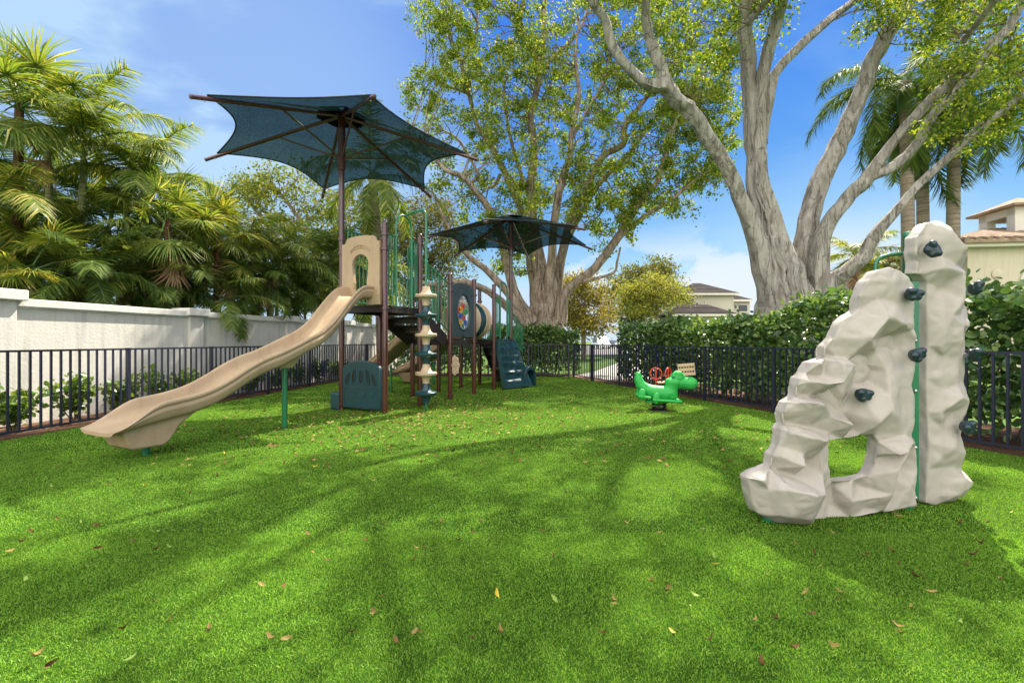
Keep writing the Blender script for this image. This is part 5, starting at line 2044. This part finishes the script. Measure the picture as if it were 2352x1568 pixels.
palm('royal_palm', 'single tall palm whose crown shows through the large umbrella cloth', (856, 400), 17.5, 880, 'feather', 2.9, 16, .2, L_palm, M_palmtrunk, 218, 0, None, 1, shaft=.2, nl=54, ll=.75, lw=.05, elr=(-1.0, 1.35), droop=1.3)
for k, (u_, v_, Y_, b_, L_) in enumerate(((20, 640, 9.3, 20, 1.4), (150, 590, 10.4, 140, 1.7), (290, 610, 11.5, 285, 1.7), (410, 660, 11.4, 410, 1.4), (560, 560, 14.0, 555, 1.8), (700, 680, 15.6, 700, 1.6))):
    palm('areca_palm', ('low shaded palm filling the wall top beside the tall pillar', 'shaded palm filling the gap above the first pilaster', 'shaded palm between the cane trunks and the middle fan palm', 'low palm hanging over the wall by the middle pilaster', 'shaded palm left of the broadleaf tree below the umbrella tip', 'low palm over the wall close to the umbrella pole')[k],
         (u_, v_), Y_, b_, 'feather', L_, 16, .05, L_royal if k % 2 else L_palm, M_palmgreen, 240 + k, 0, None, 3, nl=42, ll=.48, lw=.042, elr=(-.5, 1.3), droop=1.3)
# behind the right ficus
palm('royal_palm', 'leftmost of the three grey trunked royal palms behind the rock climber', (2078, 190), 17.0, 2086, 'feather', 3.6, 17, .22, L_royal, M_palmtrunk, 221, 0, None, 1, shaft=1.1, nl=64, ll=.85, lw=.05, elr=(-.9, 1.3), droop=1.7)
palm('royal_palm', 'middle one of the three grey trunked royal palms behind the rock climber', (2116, 228), 18.5, 2130, 'feather', 3.6, 15, .22, L_royal, M_palmtrunk, 222, 0, None, 1, shaft=1.1, nl=60, ll=.85, lw=.05, elr=(-.9, 1.2), droop=1.7)
palm('royal_palm', 'rightmost of the three grey trunked royal palms behind the rock climber', (2192, 255), 17.5, 2180, 'feather', 3.7, 18, .22, L_royal, M_palmtrunk, 223, 0, None, 1, shaft=1.0, nl=64, ll=.9, lw=.05, elr=(-.9, 1.2), droop=1.7)
palm('coconut_palm', 'small windswept palm with yellow fronds seen between the ficus limbs', (1965, 590), 22.0, 1955, 'feather', 2.4, 16, .12, L_palmy, M_palmtrunk, 224, 2, None, 1, nl=46, ll=.6, lw=.05, elr=(-.6, 1.2), droop=1.3)
palm('coconut_palm', 'second small palm beside the windswept one with brown hanging fronds', (2050, 610), 23.0, 2045, 'feather', 2.0, 12, .12, L_palmy, M_palmtrunk, 225, 2, None, 1, nl=44, ll=.55, lw=.05, elr=(-.6, 1.1), droop=1.3)

# ------------------------------------------------------------------ hedges and shrubs


def hedge(name, label, path, width, h, n, leaf, seed, hvar=.09, lo=.12):
    g = np.random.default_rng(seed)
    hs = [p[3] if len(p) > 3 else h for p in path]
    path = [Vector(p[:3]) for p in path]
    t = thing(name, label, 'hedge', path[0])
    seg = [(b - a).length for a, b in zip(path[:-1], path[1:])]
    tot = sum(seg)
    mb = MB()
    f = g.uniform(0, 1, n)
    pos, nrm = np.zeros((n, 3)), np.zeros((n, 3))
    acc = 0
    hh = np.full(n, h)
    for a, b, l, ha_, hb_ in zip(path[:-1], path[1:], seg, hs[:-1], hs[1:]):
        k = (f * tot >= acc) & (f * tot <= acc + l)
        w = (f[k] * tot - acc) / l
        pos[k] = np.array(a)[None] * (1 - w[:, None]) + np.array(b)[None] * w[:, None]
        hh[k] = ha_ * (1 - w) + hb_ * w
        d = (b - a).normalized()
        nrm[k] = np.array((d.y, -d.x, 0))
        acc += l
    top = hh * (1 + hvar * np.sin(f * tot * 1.3 + seed) * .5 + hvar * .5 * np.sin(f * tot * 3.1 + 1) + g.normal(0, .03, n))
    off = g.choice([-1, 1], n) * (width / 2) * np.sqrt(g.uniform(.35, 1.05, n)) * (1 + .15 * np.sin(f * tot * 2.3))
    z = lo + (top - lo) * g.uniform(0, 1, n) ** .72
    up = g.uniform(0, 1, n) < .22
    z[up] = top[up] + g.normal(.0, .07, up.sum())
    off[up] *= g.uniform(0, 1, up.sum())
    P = pos + nrm * off[:, None]
    P[:, 2] = z
    out = nrm * np.sign(off)[:, None]
    T = out * .6 + g.normal(0, .6, (n, 3))
    T[:, 2] += .25
    N = g.normal(0, .55, (n, 3)) + out * .55
    N[:, 2] += .75
    sca = Scatter()
    sca.add(*LEAF8, P, T, N, leaf * g.uniform(.65, 1.25, n))
    sca.build('foliage', L_hedge, t)
    ns = int(tot / .16)
    for k in range(ns):
        i = int(g.integers(0, n))
        b = pos[i] + nrm[i] * g.uniform(-.25, .25) * width
        e = b + np.array([g.normal(0, .18), g.normal(0, .18), h * g.uniform(.55, .98)])
        m = (b + e) / 2 + g.normal(0, .06, 3)
        b[2] = -.05
        mb.tube([b, m, e], [.018, .013, .006], 5, caps=False)
    mb.build('stems', M_twig, t)
    return t


def hr(Y, off):
    return (xr(Y) + off, Y + off * .3, 0)


hedge('clipped_hedge', 'tall glossy dark green hedge behind the right fence and rock climber',
      [hr(14.2, .75) + (1.68,), hr(12, .85) + (1.70,), hr(9.6, .9) + (1.76,), hr(7.6, .92) + (1.98,), hr(6, .95) + (1.98,), hr(3.2, 1.0) + (1.98,), hr(1.2, 1.0) + (1.98,)], 1.15, 1.98, 30000, .115, 301)
hedge('clipped_hedge', 'glossy hedge along the back fence beneath the broad ficus trunk',
      [(-.9, 17.95, 0), (.8, 17.9, 0), (2.6, 17.75, 0)], 1.0, 1.72, 7000, .125, 302)
hedge('clipped_hedge', 'dim hedge behind the slides along the back of the yard',
      [(-4.9, 18.6, 0), (-2.8, 18.3, 0), (-1.1, 18.0, 0)], 1.0, 1.35, 3800, .13, 303)


def shrub(Y, off, h, r, seed, label, group, n=430):
    g = np.random.default_rng(seed)
    b = Vector((xl(Y) - off, Y, 0))
    t = thing('clusia_shrub', label, 'shrub', b, group)
    mb, sca = MB(), Scatter()
    for k in range(9):
        a = g.uniform(0, 6.28)
        tip = np.array(b) + np.array([math.cos(a) * r * g.uniform(.2, 1), math.sin(a) * r * g.uniform(.2, 1.1), h * g.uniform(.55, 1.05)])
        mid = (np.array(b) + tip) / 2 + np.array([0, 0, .05]) + g.normal(0, .03, 3)
        mb.tube([np.array(b) - [0, 0, .05], mid, tip], [.010, .008, .004], 5, caps=False)
        m = n // 9
        s = g.uniform(.25, 1.05, m)
        P = np.stack([np.interp(s, [0, .5, 1.1], [b[j], mid[j], tip[j]]) for j in range(3)], 1) + g.normal(0, .05, (m, 3))
        T = g.normal(0, 1, (m, 3))
        T[:, 2] += .5
        N = g.normal(0, .6, (m, 3))
        N[:, 2] += .8
        sca.add(*LEAF8, P, T, N, .092 * g.uniform(.6, 1.3, m))
    mb.build('stem', M_twig, t)
    sca.build('foliage', L_shrub, t)


for i, (Y, off, h, r) in enumerate(((5.9, .62, .62, .34), (6.75, .6, .60, .36), (7.55, .55, .66, .36), (8.3, .6, .60, .3), (8.95, .5, .72, .34), (9.8, .55, .62, .32), (10.7, .5, .66, .34), (11.6, .5, .6, .3), (12.6, .45, .7, .34), (13.6, .45, .62, .3), (14.6, .45, .66, .3), (15.7, .4, .62, .3))):
    lab = ('young green shrub at the left edge between the fence and white wall', 'young green shrub in the mulch left of the slide exit', 'bushy young shrub behind the fence just left of the slide lip',
           'small shrub behind the fence above the slide exit', 'taller shrub behind the fence at the middle of the near slide')
    shrub(Y, off, h * 1.15, r * 1.2, 400 + i, lab[i] if i < 5 else 'young shrub in the row behind the fence right of the near slide', 'young shrubs along the white wall')

# ------------------------------------------------------------------ houses


def hip(mb, c, ax, ay, wx, wy, ze, zr, ridge, thick=.18):
    """hipped roof; ridge: half length of the ridge along ax"""
    cs = [c + ax * (sx * wx / 2) + ay * (sy * wy / 2) + Z3 * ze for sx, sy in ((-1, -1), (1, -1), (1, 1), (-1, 1))]
    r0, r1 = c - ax * ridge + Z3 * zr, c + ax * ridge + Z3 * zr
    lo = [p - Z3 * thick for p in cs]
    mb._add(cs + [r0, r1] + lo, [(0, 1, 5, 4), (1, 2, 5), (2, 3, 4, 5), (3, 0, 4), (0, 6, 7, 1), (1, 7, 8, 2), (2, 8, 9, 3), (3, 9, 6, 0), (6, 9, 8, 7)])
    return mb


XA, YA = Vector((1, 0, 0)), Vector((0, 1, 0))


def hbox(u0, u1, v0, v1, Y, dep):
    a, b = at(u0, v0, Y), at(u1, v1, Y)
    lo, hi = min(a.z, b.z), max(a.z, b.z)
    return ((a.x + b.x) / 2, Y + dep / 2, (lo + hi) / 2), (abs(b.x - a.x), dep, hi - lo)


YH = 48.0
hb = at(1640, 782, YH)
hb.z = 0
house = thing('house', 'ivory two storey house with grey tiled hip roofs beyond the yellow tree', 'house', hb)


def hwall(u0, u1, vt, Y, dep, m=M_ivory, parent=None):
    mb = MB()
    c, s = hbox(u0, u1, vt, 782 + CAM_H * FPX / Y, Y, dep)
    mb.box(c, s)
    return mb.build('wall', m, parent or house, smooth=False)


def hroof(u0, u1, ve, vr, Y, dep, rf, m=M_tilegrey, parent=None, trim=True):
    a, b = at(u0, ve, Y - .4), at(u1, ve, Y - .4)
    r = at((u0 + u1) / 2, vr, Y + dep / 2)
    c = Vector(((a.x + b.x) / 2, Y + dep / 2, 0))
    mb = MB()
    hip(mb, c, XA, YA, b.x - a.x, dep + .8, a.z, r.z, (b.x - a.x) / 2 * rf)
    o = mb.build('roof', m, parent or house, smooth=False)
    if trim:
        mb = MB()
        mb.box((c.x, Y - .42, a.z - .14), (b.x - a.x + .04, .06, .22))
        mb.build('fascia', M_trim, o, smooth=False)
    return o


w1 = hwall(1593, 1685, 676, YH, 8)
hroof(1580, 1698, 672, 650, YH, 8, .15)
w2 = hwall(1676, 1722, 690, YH + 3, 8)
hroof(1668, 1728, 687, 672, YH + 3, 8, .4)
w3 = hwall(1550, 1594, 686, YH + 2, 8)
hroof(1545, 1612, 670, 651, YH + 4, 8, .2)
w4 = hwall(1556, 1690, 722, YH - 4, 4)
hroof(1545, 1697, 720, 699, YH - 4, 4.6, .4)
for par, u0, u1, v0, v1, Y in ((w3, 1557, 1561, 700, 712, YH + 2), (w3, 1567, 1571, 698, 711, YH + 2), (w2, 1697, 1716, 699, 716, YH + 3), (w2, 1688, 1692, 699, 710, YH + 3), (w1, 1600, 1603, 694, 704, YH)):
    mb = MB()
    c, s = hbox(u0, u1, v0, v1, Y - .06, .06)
    mb.box(c, s)
    wdw = mb.build('window', M_glass, par, smooth=False)
    mb = MB()
    for dz in (-1, 1):
        mb.box((c[0], c[1] - .02, c[2] + dz * s[2] / 2), (s[0] + .16, .1, .09))
    mb.build('frame', M_trim, wdw, smooth=False)
mb = MB()
c, s = hbox(1620, 1622, 690, 706, YH - .1, .12)
mb.box(c, s)
mb.build('downpipe', M_trim, w1, smooth=False)
hb = at(1525, 782, 58)
hb.z = 0
house2 = thing('house', 'pale house half hidden left of the grey roofed ivory house', 'house', hb)
hwall(1516, 1552, 716, 58, 8, M_trim, house2)
hroof(1508, 1556, 712, 694, 58, 8, .3, M_tilegrey, house2)

# clubhouse on the right
YK = 19.0
hb = at(2290, 782, YK)
hb.z = 0
club = thing('house', 'cream stucco house with barrel tile roof and cupola at the right edge', 'house', hb)
ang = R(-7)
KX = Vector((math.cos(ang), math.sin(ang), 0))
KY = Vector((-math.sin(ang), math.cos(ang), 0))
c0 = at(2222, 782, YK)
c0.z = 0
# front wall with an arched opening
wz = 5.35
pts = [(0, 0), (2.05, 0)]
pts += [(2.05, 3.5)] + [(3.15 - 1.1 * math.cos(math.pi * k / 12), 3.5 + 1.1 * math.sin(math.pi * k / 12)) for k in range(1, 12)] + [(4.25, 3.5), (4.25, 0), (9, 0), (9, wz), (0, wz)]
mb = MB()
mb.prism(pts, c0, KX, Z3, KY, 0, .3)
fw = mb.build('wall', M_cream, club, smooth=False)
mb = MB()
mb.box(c0 + KY * 5 + KX * .15 + Z3 * wz / 2, (.3, 9.4, wz), (KX, KY, Z3))
mb.box(c0 + KY * 2.6 + KX * 4.5 + Z3 * 2, (8.6, .2, 4), (KX, KY, Z3))
mb.build('wall', M_cream, club, smooth=False)
mb = MB()
ro = [(3.15 - 1.3 * math.cos(math.pi * k / 14), 3.5 + 1.3 * math.sin(math.pi * k / 14)) for k in range(15)]
ri = [(3.15 - 1.1 * math.cos(math.pi * k / 14), 3.5 + 1.1 * math.sin(math.pi * k / 14)) for k in range(14, -1, -1)]
mb.prism([(1.85, 2.9)] + ro + [(4.45, 2.9), (4.25, 2.9)] + ri + [(2.05, 2.9)], c0, KX, Z3, KY, -.07, .05)
mb.box(c0 + KX * 1.4 - KY * .1 + Z3 * 2.85, (1.3, .3, .16), (KX, KY, Z3))
mb.lathe(c0 + KX * 1.4 - KY * .08 + Z3 * 2.2, [(.3, 0), (.28, .5), (.38, .58)], 16)
mb.build('arch_trim', M_trim, fw, smooth=False)
mb = MB()
mb.lathe(c0 + KX * 1.1 + Z3 * 4.1 - KY * .03, [(.22, 0), (.2, .012)], 20, -KY)
mb.build('medallion', M_cream, fw)
mb = MB()
mb.box(c0 + KX * 4.5 - KY * .22 + Z3 * 5.30, (9.8, .3, .2), (KX, KY, Z3))
mb.build('fascia', M_trim, fw, smooth=False)
# roof slope of barrel tiles
mb = MB()
e0, rise, run = wz + .1, 2.6, 4.6
hip(mb, c0 + KX * 4.6 + KY * 4.6, KX, KY, 10.2, 10.2, e0, e0 + 1.5, .4, .12)
rf = mb.build('roof', M_tiletan, club, smooth=False)
mb = MB()
for k in range(24):
    x = -.4 + k * .42
    q = min(x + .5, 9.7 - x)
    q = max(.3, min(q, 5.0))
    sl = 1.5 / 5.1
    a = c0 + KX * x - KY * .5 + Z3 * (e0 + .03)
    b = a + KY * q + Z3 * (q * sl)
    mb.tube([a, b], .105, 8)
for j in range(20):
    y = -.3 + j * .42
    q = max(.3, min(y + .5, 9.7 - y, 5.0))
    a = c0 - KX * .5 + KY * y + Z3 * (e0 + .03)
    b = a + KX * q + Z3 * (q * 1.5 / 5.1)
    mb.tube([a, b], .105, 8)
mb.build('roof_tiles', M_tiletan, rf)
# cupola
cc = at(2338, 782, 21.5)
cc.z = 0
zb = CAM_H + (782 - 530) * 21.5 / FPX
mb = MB()
for sx in (-1, 1):
    for sy in (-1, 1):
        mb.box(cc + KX * (sx * .72) + KY * (sy * .72) + Z3 * (zb + .1), (.42, .42, 1.6), (KX, KY, Z3))
mb.box(cc + Z3 * (zb + .75), (1.86, 1.86, .4), (KX, KY, Z3))
mb.box(cc + Z3 * (zb - .6), (1.9, 1.9, .7), (KX, KY, Z3))
cup = mb.build('cupola', M_trim, club, smooth=False, bevel=.02)
mb = MB()
hip(mb, cc, KX, KY, 2.5, 2.5, zb + 1.0, zb + 1.55, .05, .1)
mb.build('cupola_roof', M_tiletan, cup, smooth=False)

hb = at(1990, 782, 26)
hb.z = 0
annex = thing('house', 'low cream building with tan tile roof glimpsed under the ficus limb', 'house', hb)
hwall(1920, 2060, 690, 26, 5, M_cream, annex)
hroof(1900, 2080, 688, 655, 26, 5, .3, M_tiletan, annex)

# ------------------------------------------------------------------ cars, lamp post


def car(label, u, Y, ang, body_m, seed, van=False):
    c = at(u, 782, Y)
    c.z = -.02
    t = thing('parked_car', label, 'car', c)
    d = Vector((math.cos(ang), math.sin(ang), 0))
    s = Vector((-d.y, d.x, 0))
    Lc, W, Hc = (5.2, 2.0, 2.1) if van else (4.5, 1.8, 1.45)
    prof = [(-Lc / 2, .35), (-Lc / 2, .9), (-Lc * .44, 1.0), (-Lc * .36, Hc * .97), (Lc * (.1 if not van else .2), Hc), (Lc * .27 if not van else Lc * .36, .98), (Lc * .47, .85), (Lc / 2, .6), (Lc / 2, .35)]
    secs = []
    for y, k in ((-W / 2, .0), (-W / 2 + .06, 1), (W / 2 - .06, 1), (W / 2, .0)):
        ring = []
        for px, pz in prof:
            tuck = .12 * max(0, (pz - .95)) if k else .2 * max(0, pz - .95)
            ring.append(c + d * px * (1 if k else .985) + s * (y * (1 - (tuck * .35 if pz > .95 else 0))) + Z3 * (pz * (1 if k else .985) + (.0)))
        secs.append(ring)
    mb = MB()
    mb.loft(secs)
    mb.build('body', body_m, t, angle=30, bevel=.03)
    for px in (-Lc * .3, Lc * .31):
        for sy in (-1, 1):
            mb = MB()
            mb.lathe(c + d * px + s * (sy * (W / 2 - .08)) + Z3 * .33, [(.2, -.1), (.33, -.09), (.33, .09), (.2, .1)], 18, s)
            w = mb.build('wheel', M_spring, t)
            mb = MB()
            mb.lathe(c + d * px + s * (sy * (W / 2 + .025)) + Z3 * .33, [(.2, -.01), (.18, .01)], 14, s)
            mb.build('rim', M_steel, w)
    for sy in (-1, 1):
        mb = MB()
        q = [(-Lc * .34, 1.0), (-Lc * .31, Hc * .9), (Lc * .07, Hc * .92), (Lc * .2, 1.0)]
        mb.prism(q, c + s * (sy * W / 2), d, Z3, s * sy, -.05, .006)
        mb.build('side_window', M_glass, t, smooth=False)
    mb = MB()
    mb.bar(c + d * (Lc * .265) + Z3 * 1.0 + s * (-W * .4), c + d * (Lc * .265) + Z3 * 1.0 + s * (W * .4), .05, .05)
    a0, a1 = c + d * (Lc * .30) + Z3 * 1.0, c + d * (Lc * .13) + Z3 * (Hc * .96)
    mb._add([a0 - s * W * .42, a0 + s * W * .42, a1 + s * W * .36, a1 - s * W * .36, a0 - s * W * .42 + d * .03, a0 + s * W * .42 + d * .03, a1 + s * W * .36 + d * .03, a1 - s * W * .36 + d * .03],
            [(0, 1, 2, 3), (4, 7, 6, 5), (0, 4, 5, 1), (1, 5, 6, 2), (2, 6, 7, 3), (3, 7, 4, 0)])
    mb.build('windscreen', M_glass, t, smooth=False)
    for sy in (-1, 1):
        mb = MB()
        mb.box(c + d * (Lc / 2 - .02) + s * (sy * W * .36) + Z3 * .68, (.08, .34, .14), (d, s, Z3))
        mb.build('headlight', M_trim, t, smooth=False)
    return t


M_white = mat('white_car_paint', (.7, .7, .7), .25, .03, 1, coat=.6)
M_dark = mat('dark_car_paint', (.02, .022, .03), .2, .1, 1, coat=.6)
car('white van parked on the far road beyond the gate', 1380, 78, R(-86), M_white, 1, True)
car('dark car parked beside the white van on the far road', 1402, 84, R(-86), M_dark, 2)
car('pale grey car farthest along the road beyond the gate', 1418, 100, R(-80), mat('grey_car_paint', (.45, .46, .47), .25, .03, 1, coat=.6), 3)

lb = at(1431, 782, 30)
lb.z = -.03
lamp = thing('lamp_post', 'slim black lamp post with lantern beyond the gate', 'lamp post', lb)
mb = MB()
mb.lathe(lb, [(.10, 0), (.10, .3), (.045, .4), (.04, 2.5), (.06, 2.55)], 12)
mb.build('pole', M_spring, lamp)
mb = MB()
mb.lathe(lb + Z3 * 2.55, [(.08, 0), (.16, .32), (.2, .34), (.05, .5), (.02, .56)], 8)
mb.build('lantern', M_spring, lamp)

# ------------------------------------------------------------------ fallen leaves
M_lf = {'brown': mat('dry_brown_leaf', (.13, .08, .032), .8, .3, 12, .2, 40, .05),
        'tan': mat('pale_tan_leaf', (.25, .19, .065), .8, .25, 12, .2, 40, .05),
        'green': mat('fallen_green_leaf', (.20, .30, .05), .5, .25, 12, .2, 40, .3),
        'yellow': mat('fallen_yellow_leaf', (.50, .38, .04), .55, .25, 12, .2, 40, .3)}


def leaf_mesh(name, seed, curl):
    r_ = random.Random(seed)
    mb = MB()
    nv = 7
    rows = []
    for i in range(nv):
        f = i / (nv - 1)
        w = .27 * math.sin(math.pi * (f * .9 + .06)) ** .8 * (1 - .35 * f)
        z = curl * (2 * f - 1) ** 2 * .35 + r_.uniform(-.03, .03)
        tw_ = r_.uniform(-.1, .1) + curl * .25 * f
        rows.append([Vector((-w, f - .5, z + w * (.7 * curl + tw_))), Vector((0, f - .5, z)), Vector((w, f - .5, z + w * (.7 * curl - tw_)))])
    mb.loft(rows, closed=False, caps=False)
    me = bpy.data.meshes.new(name)
    me.from_pydata(mb.v, [], mb.f)
    me.polygons.foreach_set('use_smooth', np.ones(len(me.polygons), dtype=bool))
    return me


LAB = {'brown': 'curled dry brown leaf fallen on the green turf', 'tan': 'pale tan dry leaf fallen on the green turf', 'green': 'fresh green leaf fallen on the turf', 'yellow': 'bright yellow leaf fallen on the turf'}
proto = {}
for c_ in M_lf:
    proto[c_] = []
    for k in range(3):
        me = leaf_mesh('fallen_leaf', 5 + k, (1.1, 1.7, .6)[k])
        me.materials.append(M_lf[c_])
        proto[c_].append(me)
g = np.random.default_rng(77)
spots = []
# leaves read off the near lawn, then a drift under the play structure
for u, v in ((1545, 1467), (1825, 1503), (1865, 1425), (1930, 1375), (1850, 1372), (1960, 1390), (1912, 1500), (1750, 1545), (2060, 1455), (2100, 1335), (2205, 1450), (2180, 1290), (2255, 1260), (2220, 1310), (2140, 1370), (2050, 1280),
             (1107, 1207), (1053, 1252), (365, 1232), (390, 1270), (195, 1315), (20, 1275), (225, 1267), (60, 1345), (650, 1360), (285, 1460), (390, 1440), (960, 1465), (910, 1488), (1140, 1380), (1275, 1390), (480, 1465),
             (85, 1525), (110, 1545), (300, 1530), (620, 1480), (660, 1482), (950, 1470), (1150, 1468), (2235, 1285), (1985, 1287), (1535, 1362), (1500, 1350), (1440, 1210), (1300, 1140), (1275, 1095), (2300, 1340), (1640, 1290)):
    Y = CAM_H * FPX / (v - 782)
    spots.append(((u - 1176) * Y / FPX, Y, .052))
while len(spots) < 300:
    if g.uniform() < .45:
        Y = g.uniform(2.0, 5.0)
        X = g.uniform(-1.1, 1.1) * Y
    elif g.uniform() < .75:
        X, Y = g.normal(-2.2, 1.7), g.normal(6.9, 1.0)
    else:
        Y = g.uniform(5, 9)
        X = g.uniform(-.8, .5) * Y
    if xl(Y) + .15 < X < xr(Y) - .15 and Y > 1.85:
        spots.append((X, Y, .045 * g.uniform(.7, 1.25)))
for i, (X, Y, s) in enumerate(spots):
    q = g.uniform()
    c_ = 'brown' if q < .55 else 'tan' if q < .86 else 'green' if q < .94 else 'yellow'
    if i == 0:
        c_ = 'yellow'
    if i in (5, 10, 11):
        c_ = 'green'
    o = bpy.data.objects.new('fallen_leaf', proto[c_][int(g.integers(0, 3))])
    scene.collection.objects.link(o)
    o.location = (X, Y, .028 + g.uniform(0, .008))
    o.rotation_euler = (g.normal(0, .35), g.normal(0, .35), g.uniform(0, 6.28))
    s *= .84
    o.scale = (s * .95, s * 1.15, s * 1.15)
    tag(o, LAB[c_], 'leaf', 'fallen leaves on the turf')
for c_, n in (('brown', 900), ('tan', 700)):
    sca = Scatter()
    X = np.concatenate([g.normal(-2.0, 1.6, n), g.uniform(-5, 5, n)])
    Y = np.concatenate([g.normal(8.2, 1.5, n), g.uniform(4.5, 16.5, n)])
    k = (X > xl(Y) + .1) & (X < xr(Y) - .1) & (Y > 4.8)
    X, Y = X[k], Y[k]
    m = len(X)
    N = g.normal(0, .35, (m, 3))
    N[:, 2] += 1
    T = g.normal(0, 1, (m, 3))
    T[:, 2] *= .25
    sca.add(*LEAF4, np.stack([X, Y, np.full(m, .03)], 1), T, N, .058 * g.uniform(.6, 1.3, m))
    o = sca.build('leaf_litter', M_lf[c_])
    tag(o, 'loose litter of small %s leaves spread over the far turf' % ('brown' if c_ == 'brown' else 'pale tan'), 'leaf litter', kind='stuff')
